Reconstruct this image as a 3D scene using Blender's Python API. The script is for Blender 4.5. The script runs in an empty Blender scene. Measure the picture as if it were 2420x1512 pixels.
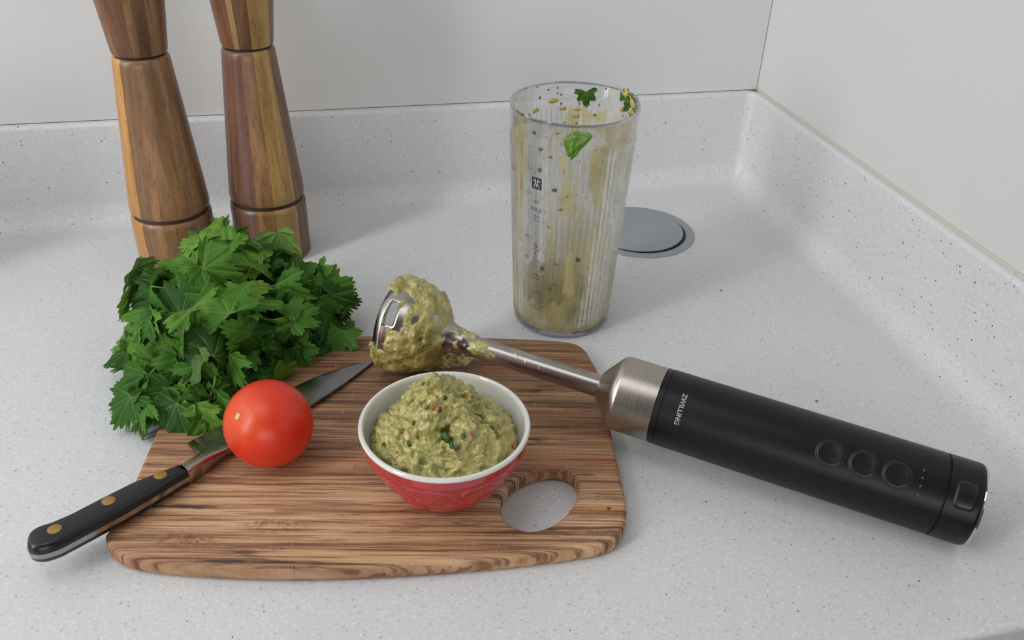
import bpy, bmesh, math, random
import numpy as np
from math import sin, cos, pi, radians, atan2, sqrt, exp
from mathutils import Vector, Matrix, noise

random.seed(7)
scn = bpy.context.scene
COL = scn.collection

# ------------------------------------------------------------------ camera
RW = Matrix(((0.9743627504120596, 0.09640131093422893, -0.20328309782076986),
             (-0.22306523781905271, 0.5316549071857403, -0.8170587245370137),
             (0.02931092434871401, 0.8414569786480376, 0.5395285189851783)))
FPX = 2080.0
CAM = Vector((0, 0, 0.38))
cd = bpy.data.cameras.new('camera')
cam = bpy.data.objects.new('camera', cd)
COL.objects.link(cam)
cam.matrix_world = Matrix.Translation(CAM) @ RW.to_4x4()
cd.sensor_width = 36.0
cd.lens = FPX / 2420 * 36.0
cd.clip_start = 0.01
scn.camera = cam

def ray(px, py):
    return RW @ Vector((px - 1210, -(py - 756), -FPX))
def onz(px, py, z=0.0):
    d = ray(px, py)
    return CAM + d * ((z - CAM.z) / d.z)
def ony(px, py, y):
    d = ray(px, py)
    return CAM + d * (y / d.y)
def proj(w):
    c = RW.transposed() @ (Vector(w) - CAM)
    return (1210 + c.x * FPX / -c.z, 756 - c.y * FPX / -c.z)

# ------------------------------------------------------------------ world and light
world = bpy.data.worlds.new('room_light')
scn.world = world
world.use_nodes = True
bg = world.node_tree.nodes['Background']
bg.inputs[0].default_value = (0.97, 0.98, 1.0, 1)
bg.inputs[1].default_value = 0.09

def area(name, loc, target, sx, sy, power, color):
    l = bpy.data.lights.new(name, 'AREA')
    l.shape = 'RECTANGLE'; l.size = sx; l.size_y = sy
    l.energy = power; l.color = color
    o = bpy.data.objects.new(name, l)
    COL.objects.link(o)
    o.location = loc
    d = Vector(target) - Vector(loc)
    o.rotation_euler = d.to_track_quat('-Z', 'Y').to_euler()
    return o
area('window_light', (-2.00, -0.47, 1.22), (0.10, 1.20, 0.0), 0.36, 1.90, 29.0, (1.0, 0.99, 0.98))
area('left_fill_light', (-1.20, 0.38, 0.80), (-0.10, 0.80, 0.05), 0.9, 0.9, 6.0, (0.97, 0.985, 1.0))  # added broad fill from the left, not a second window
area('overhead_fill_light', (-0.30, 0.30, 1.15), (-0.10, 0.60, 0.0), 0.8, 0.5, 3.2, (0.97, 0.98, 1.0))  # overhead fill put in to lift the ambient level; no known lamp
area('front_fill_light', (-0.30, -1.60, 0.45), (0.15, 0.80, 0.20), 1.3, 0.8, 11.5, (0.98, 0.99, 1.0))  # fill added from the front to brighten the back wall, no doorway known

scn.view_settings.view_transform = 'Standard'
scn.view_settings.look = 'None'
scn.view_settings.exposure = -0.05
scn.view_settings.gamma = 1.0
scn.view_settings.use_curve_mapping = False

# ------------------------------------------------------------------ helpers
def lin(r, g, b):
    f = lambda v: (v / 255 / 12.92) if v / 255 <= 0.04045 else ((v / 255 + 0.055) / 1.055) ** 2.4
    return (f(r), f(g), f(b), 1.0)

def tag(o, label=None, cat=None, group=None, kind=None):
    if label: o['label'] = label
    if cat: o['category'] = cat
    if group: o['group'] = group
    if kind: o['kind'] = kind
    return o

def empty(name, loc=(0, 0, 0), rot=None):
    o = bpy.data.objects.new(name, None)
    o.empty_display_size = 0.02
    COL.objects.link(o)
    o.location = loc
    if rot is not None: o.rotation_euler = rot
    return o

def mesh(name, verts, faces, mat=None, parent=None, smooth=True, sharp=None):
    me = bpy.data.meshes.new(name)
    me.from_pydata([tuple(v) for v in verts], [], faces)
    me.validate()
    if smooth:
        me.polygons.foreach_set('use_smooth', [True] * len(me.polygons))
        if sharp: me.set_sharp_from_angle(angle=radians(sharp))
    if mat: me.materials.append(mat)
    o = bpy.data.objects.new(name, me)
    COL.objects.link(o)
    if parent: o.parent = parent
    return o

def lathe_data(prof, seg=96, cap0=True, cap1=True, rfun=None):
    v, f = [], []
    n = len(prof)
    for (r, z) in prof:
        for k in range(seg):
            a = 2 * pi * k / seg
            rr = r if rfun is None else rfun(r, z, a)
            v.append((rr * cos(a), rr * sin(a), z))
    for i in range(n - 1):
        for k in range(seg):
            k2 = (k + 1) % seg
            f.append((i * seg + k, i * seg + k2, (i + 1) * seg + k2, (i + 1) * seg + k))
    if cap0: f.append(tuple(reversed(range(seg))))
    if cap1: f.append(tuple(range((n - 1) * seg, n * seg)))
    return v, f

def lathe(name, prof, mat, parent=None, seg=96, cap0=True, cap1=True, sharp=40, rfun=None, M=None):
    v, f = lathe_data(prof, seg, cap0, cap1, rfun)
    if M is not None: v = [M @ Vector(p) for p in v]
    return mesh(name, v, f, mat, parent, True, sharp)

def tube_data(pts, rads, seg=8, caps=True):
    v, f = [], []
    pts = [Vector(p) for p in pts]
    n = len(pts)
    prev = None
    for i, p in enumerate(pts):
        t = (pts[min(i + 1, n - 1)] - pts[max(i - 1, 0)]).normalized()
        if prev is None:
            u = t.orthogonal().normalized()
        else:
            u = (prev - t * prev.dot(t)).normalized()
        prev = u
        w = t.cross(u)
        r = rads[i] if hasattr(rads, '__len__') else rads
        for k in range(seg):
            a = 2 * pi * k / seg
            v.append(p + (u * cos(a) + w * sin(a)) * r)
    for i in range(n - 1):
        for k in range(seg):
            k2 = (k + 1) % seg
            f.append((i * seg + k, i * seg + k2, (i + 1) * seg + k2, (i + 1) * seg + k))
    if caps:
        f.append(tuple(reversed(range(seg))))
        f.append(tuple(range((n - 1) * seg, n * seg)))
    return v, f

def join(parts):
    v, f = [], []
    for pv, pf in parts:
        o = len(v)
        v += list(pv)
        f += [tuple(i + o for i in q) for q in pf]
    return v, f

def smooth_closed(pts, n=4):
    """Catmull-Rom through closed 2-D points."""
    out = []
    m = len(pts)
    P = [Vector(p) for p in pts]
    for i in range(m):
        p0, p1, p2, p3 = P[i - 1], P[i], P[(i + 1) % m], P[(i + 2) % m]
        for k in range(n):
            t = k / n
            out.append(0.5 * ((2 * p1) + (p2 - p0) * t + (2 * p0 - 5 * p1 + 4 * p2 - p3) * t * t + (3 * p1 - p0 - 3 * p2 + p3) * t ** 3))
    return out

def offset_loop(loop, d):
    """Move a closed 2-D loop (counter-clockwise) inwards by d."""
    n = len(loop)
    out = []
    for i in range(n):
        t = (loop[(i + 1) % n] - loop[i - 1]).normalized()
        nrm = Vector((-t.y, t.x))
        out.append(loop[i] + nrm * d)
    return out

def slab(name, loop, rings, mat, parent=None, hole=None, hole_rings=None, M=None, sharp=50):
    """Closed loop (ccw) extruded through rings [(inset, z)...] top to bottom; caps triangulated."""
    bm = bmesh.new()
    def add(lp, rg, sgn):
        rows = []
        for (d, z) in rg:
            L = offset_loop(lp, d * sgn)
            rows.append([bm.verts.new((p.x, p.y, z if not callable(z) else z(p))) for p in L])
        for a, b in zip(rows, rows[1:]):
            n = len(a)
            for i in range(n):
                j = (i + 1) % n
                fc = bm.faces.new((a[j], a[i], b[i], b[j]) if sgn > 0 else (a[i], a[j], b[j], b[i]))
                fc.smooth = True
        return rows
    r1 = add(loop, rings, 1)
    ends = [[r1[0]], [r1[-1]]]
    if hole:
        r2 = add(hole, hole_rings, -1)
        ends[0].append(r2[0]); ends[1].append(r2[-1])
    for e, up in ((ends[0], 1), (ends[1], -1)):
        eds = []
        for ring in e:
            for i in range(len(ring)):
                a, b = ring[i], ring[(i + 1) % len(ring)]
                ed = bm.edges.get((a, b)) or bm.edges.new((a, b))
                eds.append(ed)
        res = bmesh.ops.triangle_fill(bm, use_beauty=True, use_dissolve=False, edges=eds, normal=(0, 0, up))
        for g in res['geom']:
            if isinstance(g, bmesh.types.BMFace):
                g.smooth = False
                g.normal_update()
                if g.normal.z * up < 0: g.normal_flip()
    if M is not None: bmesh.ops.transform(bm, matrix=M, verts=bm.verts)
    bmesh.ops.recalc_face_normals(bm, faces=bm.faces)
    me = bpy.data.meshes.new(name)
    bm.to_mesh(me); bm.free()
    if sharp: me.set_sharp_from_angle(angle=radians(sharp))
    me.materials.append(mat)
    o = bpy.data.objects.new(name, me)
    COL.objects.link(o)
    if parent: o.parent = parent
    return o

def text_data(s, width=None, height=None, thick=0.012, spacing=1.0):
    cu = bpy.data.curves.new('lettering', 'FONT')
    cu.body = s; cu.size = 1.0; cu.offset = thick; cu.resolution_u = 4
    cu.space_character = spacing
    o = bpy.data.objects.new('lettering', cu)
    COL.objects.link(o)
    bpy.context.view_layer.update()
    dg = bpy.context.evaluated_depsgraph_get()
    me = bpy.data.meshes.new_from_object(o.evaluated_get(dg))
    v = [Vector(x.co) for x in me.vertices]
    f = [tuple(p.vertices) for p in me.polygons]
    bpy.data.objects.remove(o); bpy.data.curves.remove(cu); bpy.data.meshes.remove(me)
    x0, x1 = min(p.x for p in v), max(p.x for p in v)
    y0, y1 = min(p.y for p in v), max(p.y for p in v)
    sx = width / (x1 - x0) if width else None
    sy = height / (y1 - y0) if height else None
    sx = sx or sy; sy = sy or sx
    return [Vector(((p.x - (x0 + x1) / 2) * sx, (p.y - (y0 + y1) / 2) * sy, 0)) for p in v], f

class Mat:
    def __init__(self, name, base=(0.5, 0.5, 0.5, 1), rough=0.5, metal=0.0, **kw):
        self.m = bpy.data.materials.new(name)
        self.m.use_nodes = True
        self.nt = self.m.node_tree
        self.b = self.nt.nodes['Principled BSDF']
        self.out = self.nt.nodes['Material Output']
        self.b.inputs['Base Color'].default_value = base
        self.b.inputs['Roughness'].default_value = rough
        self.b.inputs['Metallic'].default_value = metal
        for k, v in kw.items():
            self.b.inputs[k.replace('_', ' ')].default_value = v
    def n(self, typ, ins=None, **props):
        nd = self.nt.nodes.new('ShaderNode' + typ)
        for k, v in props.items(): setattr(nd, k, v)
        for k, v in (ins or {}).items(): self.put(nd.inputs[k], v)
        return nd
    def put(self, sock, v):
        if isinstance(v, bpy.types.NodeSocket): self.nt.links.new(v, sock)
        elif isinstance(v, bpy.types.Node): self.nt.links.new(v.outputs[0], sock)
        else: sock.default_value = v
    def coord(self, which='Object'):
        return self.n('TexCoord').outputs[which]
    def mapping(self, vec, scale=(1, 1, 1), loc=(0, 0, 0), rot=(0, 0, 0)):
        return self.n('Mapping', {0: vec, 1: loc, 2: rot, 3: scale}).outputs[0]
    def noise(self, vec, scale=5, detail=4, rough=0.55, dist=0.0):
        return self.n('TexNoise', {'Vector': vec, 'Scale': scale, 'Detail': detail, 'Roughness': rough, 'Distortion': dist}).outputs[0]
    def vor(self, vec, scale, feature='F1', rnd=1.0):
        return self.n('TexVoronoi', {'Vector': vec, 'Scale': scale, 'Randomness': rnd}, feature=feature)
    def ramp(self, fac, stops, interp='LINEAR'):
        nd = self.n('ValToRGB', {0: fac})
        cr = nd.color_ramp; cr.interpolation = interp
        while len(cr.elements) < len(stops): cr.elements.new(0.5)
        for e, (p, c) in zip(cr.elements, stops):
            e.position = p; e.color = c if hasattr(c, '__len__') else (c, c, c, 1)
        return nd.outputs[0]
    def mix(self, fac, a, b, blend='MIX'):
        nd = self.nt.nodes.new('ShaderNodeMix'); nd.data_type = 'RGBA'; nd.blend_type = blend
        self.put(nd.inputs[0], fac); self.put(nd.inputs[6], a); self.put(nd.inputs[7], b)
        return nd.outputs[2]
    def math(self, op, a, b=None, c=None, clamp=False):
        nd = self.nt.nodes.new('ShaderNodeMath'); nd.operation = op; nd.use_clamp = clamp
        self.put(nd.inputs[0], a)
        if b is not None: self.put(nd.inputs[1], b)
        if c is not None: self.put(nd.inputs[2], c)
        return nd.outputs[0]
    def xyz(self, vec):
        return self.n('SeparateXYZ', {0: vec}).outputs
    def color(self, c): self.put(self.b.inputs['Base Color'], c)
    def bump(self, h, strength=0.3, dist=0.001):
        nd = self.n('Bump', {'Height': h, 'Strength': strength, 'Distance': dist})
        self.put(self.b.inputs['Normal'], nd.outputs[0])

# ------------------------------------------------------------------ materials
def stone_material():
    m = Mat('speckled_solid_surface', rough=0.42)
    co = m.coord()
    base = m.ramp(m.noise(co, 9, 3), [(0.3, lin(202, 204, 206)), (0.7, lin(209, 210, 212))])
    mottled = m.ramp(m.noise(co, 420, 2), [(0.35, lin(196, 198, 200)), (0.65, lin(216, 216, 215))])
    base = m.mix(0.45, base, mottled)
    warm = m.ramp(m.noise(m.mapping(co, loc=(3, 1, 0)), 14, 2), [(0.66, 0), (0.8, 0.22)])
    base = m.mix(warm, base, lin(200, 192, 176))
    # pale chips
    wn = m.n('TexNoise', {'Vector': co, 'Scale': 500.0, 'Detail': 2.0})
    co = m.n('VectorMath', {0: co, 1: m.n('VectorMath', {0: wn.outputs['Color'], 'Scale': 0.0022}, operation='SCALE').outputs[0]}, operation='ADD').outputs[0]
    v = m.vor(co, 430)
    ch = m.n('SeparateColor', {0: v.outputs['Color']}).outputs
    pale = m.math('MULTIPLY', m.ramp(ch[0], [(0.60, 0), (0.62, 1)]), m.ramp(v.outputs['Distance'], [(0.25, 1), (0.42, 0)]))
    base = m.mix(m.math('MULTIPLY', pale, 0.38), base, lin(236, 236, 234))
    # grey chips
    v1 = m.vor(m.mapping(co, loc=(0.3, 0.7, 0.1)), 420)
    c1 = m.n('SeparateColor', {0: v1.outputs['Color']}).outputs
    gr = m.math('MULTIPLY', m.ramp(c1[1], [(0.88, 0), (0.89, 1)]), m.ramp(v1.outputs['Distance'], [(0.28, 1), (0.4, 0)]))
    base = m.mix(m.math('MULTIPLY', gr, 0.38), base, lin(140, 146, 152))
    # dark chips
    v2 = m.vor(m.mapping(co, loc=(0.9, 0.2, 0.5)), 260)
    c2 = m.n('SeparateColor', {0: v2.outputs['Color']}).outputs
    size = m.math('MULTIPLY', c2[2], 0.13)
    dk = m.math('MULTIPLY', m.ramp(c2[0], [(0.90, 0), (0.905, 1)]),
                m.math('LESS_THAN', v2.outputs['Distance'], m.math('ADD', size, 0.09)))
    base = m.mix(m.math('MULTIPLY', dk, 0.85), base, m.mix(c2[1], lin(52, 54, 66), lin(96, 88, 78)))
    m.color(base)
    m.bump(m.noise(co, 700, 2), 0.06, 0.0003)
    return m.m
MAT_STONE = stone_material()

def panel_material():
    m = Mat('white_laminate_panel', rough=0.34)
    co = m.coord()
    base = m.ramp(m.noise(co, 3, 3), [(0.3, lin(208, 208, 207)), (0.7, lin(214, 214, 212))])
    # little marks and splashes
    v = m.vor(co, 26)
    c = m.n('SeparateColor', {0: v.outputs['Color']}).outputs
    k = m.math('MULTIPLY', m.ramp(c[0], [(0.93, 0), (0.94, 1)]), m.ramp(v.outputs['Distance'], [(0.02, 1), (0.07, 0)]))
    k = m.math('MULTIPLY', k, m.ramp(m.noise(co, 300, 2), [(0.4, 0), (0.6, 1)]))
    base = m.mix(m.math('MULTIPLY', k, 0.7), base, m.mix(c[1], lin(190, 170, 140), lin(130, 130, 130)))
    m.color(base)
    m.bump(m.noise(co, 500, 2), 0.04, 0.0003)
    return m.m
MAT_PANEL = panel_material()

def board_material():
    m = Mat('worn_bamboo_board', rough=0.55)
    co = m.coord()
    gx = m.mapping(co, scale=(9, 340, 40))
    fine = m.noise(gx, 1.0, 5, 0.62, 0.5)
    gx2 = m.mapping(co, scale=(3.5, 90, 25), loc=(5, 2, 0))
    broad = m.noise(gx2, 1.0, 4, 0.6, 0.7)
    hair = m.noise(m.mapping(co, scale=(16, 900, 60)), 1.0, 3, 0.6, 0.2)
    x, y, z = m.xyz(co)
    col = m.ramp(fine, [(0.28, lin(92, 60, 42)), (0.38, lin(150, 114, 86)), (0.46, lin(192, 160, 126)), (0.62, lin(214, 186, 152)), (0.75, lin(196, 162, 126))])
    tone = m.ramp(broad, [(0.32, lin(168, 126, 96)), (0.5, lin(222, 198, 172)), (0.66, lin(255, 244, 228))])
    col = m.mix(0.75, col, tone, 'MULTIPLY')
    col = m.mix(m.ramp(hair, [(0.41, 0.68), (0.47, 0.0)]), col, lin(96, 48, 32))
    # strips: darker heartwood strips towards the long far edge
    strip = m.noise(m.mapping(co, scale=(0.8, 26, 0.01), loc=(1.3, 8.1, 0)), 1.0, 1, 0.5)
    far = m.math('MULTIPLY_ADD', y, 9.0, 0.0)
    sf = m.ramp(m.math('ADD', strip, far), [(0.50, 0), (0.62, 0.25), (0.98, 0.6)])
    col = m.mix(sf, col, m.mix(1.0, col, lin(150, 128, 112), 'MULTIPLY'))
    # reddish stained strips
    red = m.ramp(m.noise(m.mapping(co, scale=(1.6, 42, 1), loc=(7, 3, 0)), 1.0, 2, 0.5), [(0.60, 0), (0.68, 0.42)])
    col = m.mix(red, col, lin(150, 84, 48))
    # blackened torn fibres
    blk = m.math('MULTIPLY', m.ramp(m.noise(m.mapping(co, scale=(9, 60, 1), loc=(2, 9, 0)), 1.0, 5, 0.7), [(0.55, 0), (0.63, 0.9)]),
                 m.ramp(m.noise(m.mapping(co, scale=(22, 260, 1)), 1.0, 4, 0.6), [(0.44, 0), (0.56, 1)]))
    col = m.mix(blk, col, lin(48, 38, 34))
    # long amber streak and a dark seam beside it, as on the real board
    for yc, wd, x0, c_, a_ in ((-0.0555, 0.0016, 0.06, lin(190, 112, 54), 0.6), (-0.0590, 0.0022, -0.06, lin(112, 54, 38), 0.7), (-0.0220, 0.0040, -0.02, lin(128, 74, 52), 0.55), (0.0120, 0.0022, -0.20, lin(66, 48, 40), 0.6), (0.0420, 0.0030, -0.20, lin(52, 42, 38), 0.55), (0.0700, 0.0050, -0.20, lin(92, 70, 56), 0.5)):
        dy = m.math('ABSOLUTE', m.math('SUBTRACT', m.math('ADD', y, m.math('MULTIPLY', m.math('SUBTRACT', m.noise(m.mapping(co, scale=(9, 1, 1)), 1.0, 3), 0.5), 0.004)), yc))
        k = m.math('SUBTRACT', 1.0, m.math('DIVIDE', dy, wd), clamp=True)
        k = m.math('MULTIPLY', m.math('MULTIPLY', m.math('POWER', k, 0.5), a_), m.ramp(m.noise(m.mapping(co, scale=(14, 240, 1), loc=(yc * 90, 0, 0)), 1.0, 4), [(0.36, 0.1), (0.52, 1)]))
        k = m.math('MULTIPLY', k, m.math('GREATER_THAN', x, x0))
        col = m.mix(k, col, c_)
    # knife scratches across the grain
    for rz, sc, lo in ((1.25, (1100, 60, 1), (0, 0, 0)), (-1.0, (1000, 50, 1), (4, 1, 0)), (0.5, (50, 1100, 1), (1, 4, 0)), (2.1, (1200, 60, 1), (2, 6, 0))):
        s = m.noise(m.mapping(co, scale=sc, rot=(0, 0, rz), loc=lo), 1.0, 2, 0.5)
        k = m.ramp(s, [(0.68, 0), (0.72, 0.28)])
        col = m.mix(k, col, lin(212, 176, 136))
    # node marks of the bamboo
    nv = m.vor(m.mapping(co, scale=(11, 34, 1), loc=(0.2, 0.37, 0)), 1.0)
    nk = m.math('MULTIPLY', m.ramp(nv.outputs['Distance'], [(0.10, 1), (0.26, 0)]), m.ramp(m.noise(co, 260, 3), [(0.45, 0), (0.6, 0.8)]))
    col = m.mix(nk, col, lin(110, 58, 34))
    m.color(col)
    m.put(m.b.inputs['Roughness'], m.ramp(fine, [(0.3, 0.7), (0.7, 0.48)]))
    m.bump(m.math('ADD', fine, m.math('MULTIPLY', hair, 0.7)), 0.5, 0.0006)
    return m.m
MAT_BOARD = board_material()

def stave_material(name, stops):
    """stops: [(angle_deg, colour_light, colour_dark)] constant staves by angle about the local z axis."""
    m = Mat(name, rough=0.36)
    co = m.coord()
    x, y, z = m.xyz(co)
    a = m.math('MULTIPLY_ADD', m.math('ARCTAN2', y, x), 1 / (2 * pi), 0.5)
    wob = m.math('MULTIPLY', m.math('SUBTRACT', m.noise(m.mapping(co, scale=(1, 1, 6)), 2, 2), 0.5), 0.02)
    s = sorted([(((ang / 360.0 + 0.5) % 1.0), l, d) for ang, l, d in stops], key=lambda t: t[0])
    if s[0][0] > 0.001: s = [(0.0, s[-1][1], s[-1][2])] + s
    light = m.ramp(m.math('ADD', a, 0.0), [(p, l) for p, l, d in s], 'CONSTANT')
    dark = m.ramp(a, [(p, d) for p, l, d in s], 'CONSTANT')
    g = m.noise(m.mapping(co, scale=(170, 170, 9)), 1.0, 5, 0.6, 0.8)
    g2 = m.noise(m.mapping(co, scale=(45, 45, 3.5), loc=(3, 3, 1)), 1.0, 4, 0.6, 1.2)
    col = m.mix(m.ramp(g2, [(0.35, 0), (0.66, 1)]), dark, light)
    col = m.mix(m.ramp(g, [(0.36, 0.75), (0.52, 0)]), col, dark)
    pores = m.noise(m.mapping(co, scale=(900, 900, 60), loc=(1, 0, 2)), 1.0, 2, 0.5)
    col = m.mix(m.ramp(pores, [(0.32, 0.55), (0.40, 0)]), col, m.mix(1.0, dark, (0.35, 0.3, 0.28, 1), 'MULTIPLY'))
    m.color(col)
    m.bump(g, 0.1, 0.0004)
    m.b.inputs['Coat Weight'].default_value = 0.15
    m.b.inputs['Coat Roughness'].default_value = 0.3
    return m.m

def steel_material(name, rough=0.22, base=(168, 162, 156), aniso=0.6, scale=(1, 900, 900)):
    m = Mat(name, base=lin(*base), rough=rough, metal=1.0)
    co = m.coord()
    g = m.noise(m.mapping(co, scale=scale), 1.0, 3, 0.6)
    m.put(m.b.inputs['Roughness'], m.math('MULTIPLY_ADD', g, 0.18, rough - 0.07))
    m.bump(g, 0.05, 0.0002)
    return m.m
def turned(m, an=0.75):
    nt = m.node_tree; b = nt.nodes['Principled BSDF']
    tg = nt.nodes.new('ShaderNodeTangent'); tg.direction_type = 'RADIAL'; tg.axis = 'X'
    nt.links.new(tg.outputs[0], b.inputs['Tangent'])
    b.inputs['Anisotropic'].default_value = an
    return m
MAT_STEEL = turned(steel_material('brushed_steel', scale=(900, 8, 8)))
MAT_COLLAR = steel_material('brushed_steel_collar', 0.27, (176, 168, 158), scale=(1500, 10, 10))
turned(MAT_COLLAR)
MAT_BLADE = steel_material('blade_steel', 0.16, (150, 150, 150), scale=(20, 700, 20))
MAT_BOLSTER = steel_material('bolster_steel', 0.2, (165, 160, 155), scale=(30, 500, 500))
MAT_LID = steel_material('satin_metal_lid', 0.34, (158, 161, 166), scale=(400, 20, 20))
MAT_LID.node_tree.nodes['Principled BSDF'].inputs['Metallic'].default_value = 0.45

def plastic_black(name, base=(20, 20, 23), rough=0.42):
    m = Mat(name, base=lin(*base), rough=rough)
    co = m.coord()
    m.put(m.b.inputs['Roughness'], m.math('MULTIPLY_ADD', m.noise(co, 60, 4), 0.10, rough - 0.05))
    m.bump(m.noise(co, 2500, 2), 0.06, 0.0002)
    return m.m
MAT_BLACK = plastic_black('soft_black_plastic', (5, 5, 6), 0.40)
MAT_BLACK.node_tree.nodes['Principled BSDF'].inputs['Specular IOR Level'].default_value = 0.36
MAT_BLACK2 = plastic_black('black_button_plastic', (13, 13, 15), 0.34)
MAT_GROOVE = plastic_black('black_groove', (4, 4, 5), 0.5)
MAT_HANDLE = plastic_black('polished_black_handle', (15, 15, 18), 0.30)
MAT_CHROME = Mat('chrome', base=lin(200, 205, 210), rough=0.1, metal=1.0).m
MAT_LETTER = Mat('grey_print', base=lin(150, 155, 162), rough=0.5).m
MAT_NAVY = Mat('navy_print', base=lin(38, 46, 66), rough=0.5).m
MAT_WHITEPRINT = Mat('white_print', base=lin(206, 208, 205), rough=0.5).m

def brass_material():
    m = Mat('brass_rivet', base=lin(170, 134, 78), rough=0.42, metal=0.75)
    m.bump(m.noise(m.mapping(m.coord(), scale=(60, 3000, 60)), 1.0, 2), 0.15, 0.0002)
    return m.m
MAT_BRASS = brass_material()

def tomato_material():
    m = Mat('tomato_skin', rough=0.36, Specular_IOR_Level=0.5)
    co = m.coord()
    x, y, z = m.xyz(co)
    n = m.noise(co, 40, 3)
    col = m.ramp(n, [(0.3, lin(208, 42, 18)), (0.7, lin(216, 52, 22))])
    # paler orange shoulder round the scar (the scar sits on local +z)
    k = m.ramp(m.math('MULTIPLY', z, 33.0), [(0.55, 0), (1.0, 0.75)])
    col = m.mix(k, col, lin(214, 92, 20))
    sp = m.vor(co, 420)
    kk = m.math('MULTIPLY', m.ramp(sp.outputs['Distance'], [(0.05, 1), (0.10, 0)]), m.ramp(m.n('SeparateColor', {0: sp.outputs['Color']}).outputs[0], [(0.86, 0), (0.88, 0.5)]))
    col = m.mix(kk, col, lin(230, 110, 60))
    m.color(col)
    m.b.inputs['Subsurface Weight'].default_value = 0.12
    m.b.inputs['Subsurface Radius'].default_value = (0.012, 0.003, 0.001)
    m.b.inputs['Subsurface Scale'].default_value = 0.5
    m.bump(m.noise(co, 900, 2), 0.05, 0.0002)
    return m.m
MAT_TOMATO = tomato_material()

def guac_material(name='mashed_avocado', coat=0.6):
    m = Mat(name, rough=0.32)
    co = m.coord()
    n1 = m.noise(co, 70, 5, 0.6, 0.6)
    col = m.ramp(n1, [(0.32, lin(130, 125, 60)), (0.5, lin(163, 154, 84)), (0.68, lin(192, 180, 110))])
    n2 = m.noise(m.mapping(co, loc=(3, 1, 2)), 130, 3)
    col = m.mix(m.ramp(n2, [(0.60, 0), (0.70, 0.55)]), col, lin(150, 118, 88))
    n3 = m.noise(m.mapping(co, loc=(8, 4, 1)), 110, 4, 0.65)
    col = m.mix(m.ramp(n3, [(0.60, 0), (0.68, 0.6)]), col, lin(88, 104, 46))
    wn = m.n('TexNoise', {'Vector': co, 'Scale': 350.0, 'Detail': 2.0})
    wob = m.n('VectorMath', {0: co, 1: m.n('VectorMath', {0: wn.outputs['Color'], 'Scale': 0.0035}, operation='SCALE').outputs[0]}, operation='ADD').outputs[0]
    v = m.vor(m.mapping(wob, scale=(1, 1, 1), loc=(1, 5, 2)), 330)
    c = m.n('SeparateColor', {0: v.outputs['Color']}).outputs
    k = m.math('MULTIPLY', m.ramp(c[0], [(0.86, 0), (0.88, 1)]), m.ramp(v.outputs['Distance'], [(0.18, 1), (0.40, 0)]))
    col = m.mix(m.math('MULTIPLY', k, 0.75), col, lin(58, 86, 30))
    v2 = m.vor(m.mapping(co, loc=(4, 2, 7)), 170)
    c2 = m.n('SeparateColor', {0: v2.outputs['Color']}).outputs
    k2 = m.math('MULTIPLY', m.ramp(c2[0], [(0.94, 0), (0.95, 1)]), m.ramp(v2.outputs['Distance'], [(0.25, 1), (0.4, 0)]))
    col = m.mix(m.math('MULTIPLY', k2, 0.8), col, m.mix(c2[1], lin(150, 50, 40), lin(110, 62, 66)))
    m.color(col)
    m.b.inputs['Subsurface Weight'].default_value = 0.06
    m.b.inputs['Subsurface Radius'].default_value = (0.004, 0.003, 0.001)
    m.b.inputs['Subsurface Scale'].default_value = 0.4
    m.b.inputs['Coat Weight'].default_value = coat
    m.b.inputs['Coat Roughness'].default_value = 0.12
    m.bump(m.noise(co, 420, 5, 0.65), 0.6, 0.0010)
    return m.m
MAT_GUAC = guac_material()

def leaf_material(name, hue=0.0):
    m = Mat(name, rough=0.55, Specular_IOR_Level=0.25)
    oi = m.n('ObjectInfo')
    at = m.n('Attribute', attribute_name='vein')
    co = m.coord()
    n = m.noise(co, 5, 3)
    col = m.ramp(m.math('ADD', m.math('MULTIPLY', oi.outputs['Random'], 0.7), m.math('MULTIPLY', n, 0.35)),
                 [(0.1, lin(26, 62, 16)), (0.45, lin(50, 98, 26)), (0.8, lin(84, 132, 40)), (0.97, lin(140, 166, 64))])
    col = m.mix(m.math('MULTIPLY', at.outputs['Fac'], 0.55), col, lin(140, 170, 96))
    under = m.n('NewGeometry').outputs['Backfacing']
    col = m.mix(m.math('MULTIPLY', under, 0.4), col, lin(122, 148, 96))
    m.color(col)
    m.bump(m.math('SUBTRACT', m.noise(co, 14, 4), m.math('MULTIPLY', at.outputs['Fac'], 0.8)), 0.5, 0.0008)
    tr = m.n('BsdfTranslucent', {0: m.mix(0.5, col, lin(120, 170, 30))})
    mx = m.n('MixShader', {0: 0.22, 1: m.b.outputs[0], 2: tr.outputs[0]})
    m.nt.links.new(mx.outputs[0], m.out.inputs[0])
    return m.m
MAT_LEAF = leaf_material('coriander_leaf')
MAT_STEM = Mat('coriander_stem', base=lin(104, 140, 58), rough=0.4).m
MAT_HERB = Mat('chopped_herb', base=lin(46, 84, 26), rough=0.45).m
MAT_HERB2 = Mat('bright_avocado_flesh', base=lin(104, 150, 38), rough=0.22, Coat_Weight=0.5).m
MAT_ONION = Mat('red_onion', base=lin(112, 34, 48), rough=0.35).m
MAT_TBIT = Mat('tomato_bit', base=lin(178, 62, 34), rough=0.3).m
MAT_PALE = Mat('pale_avocado_flesh', base=lin(190, 172, 96), rough=0.3, Coat_Weight=0.3).m

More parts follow.
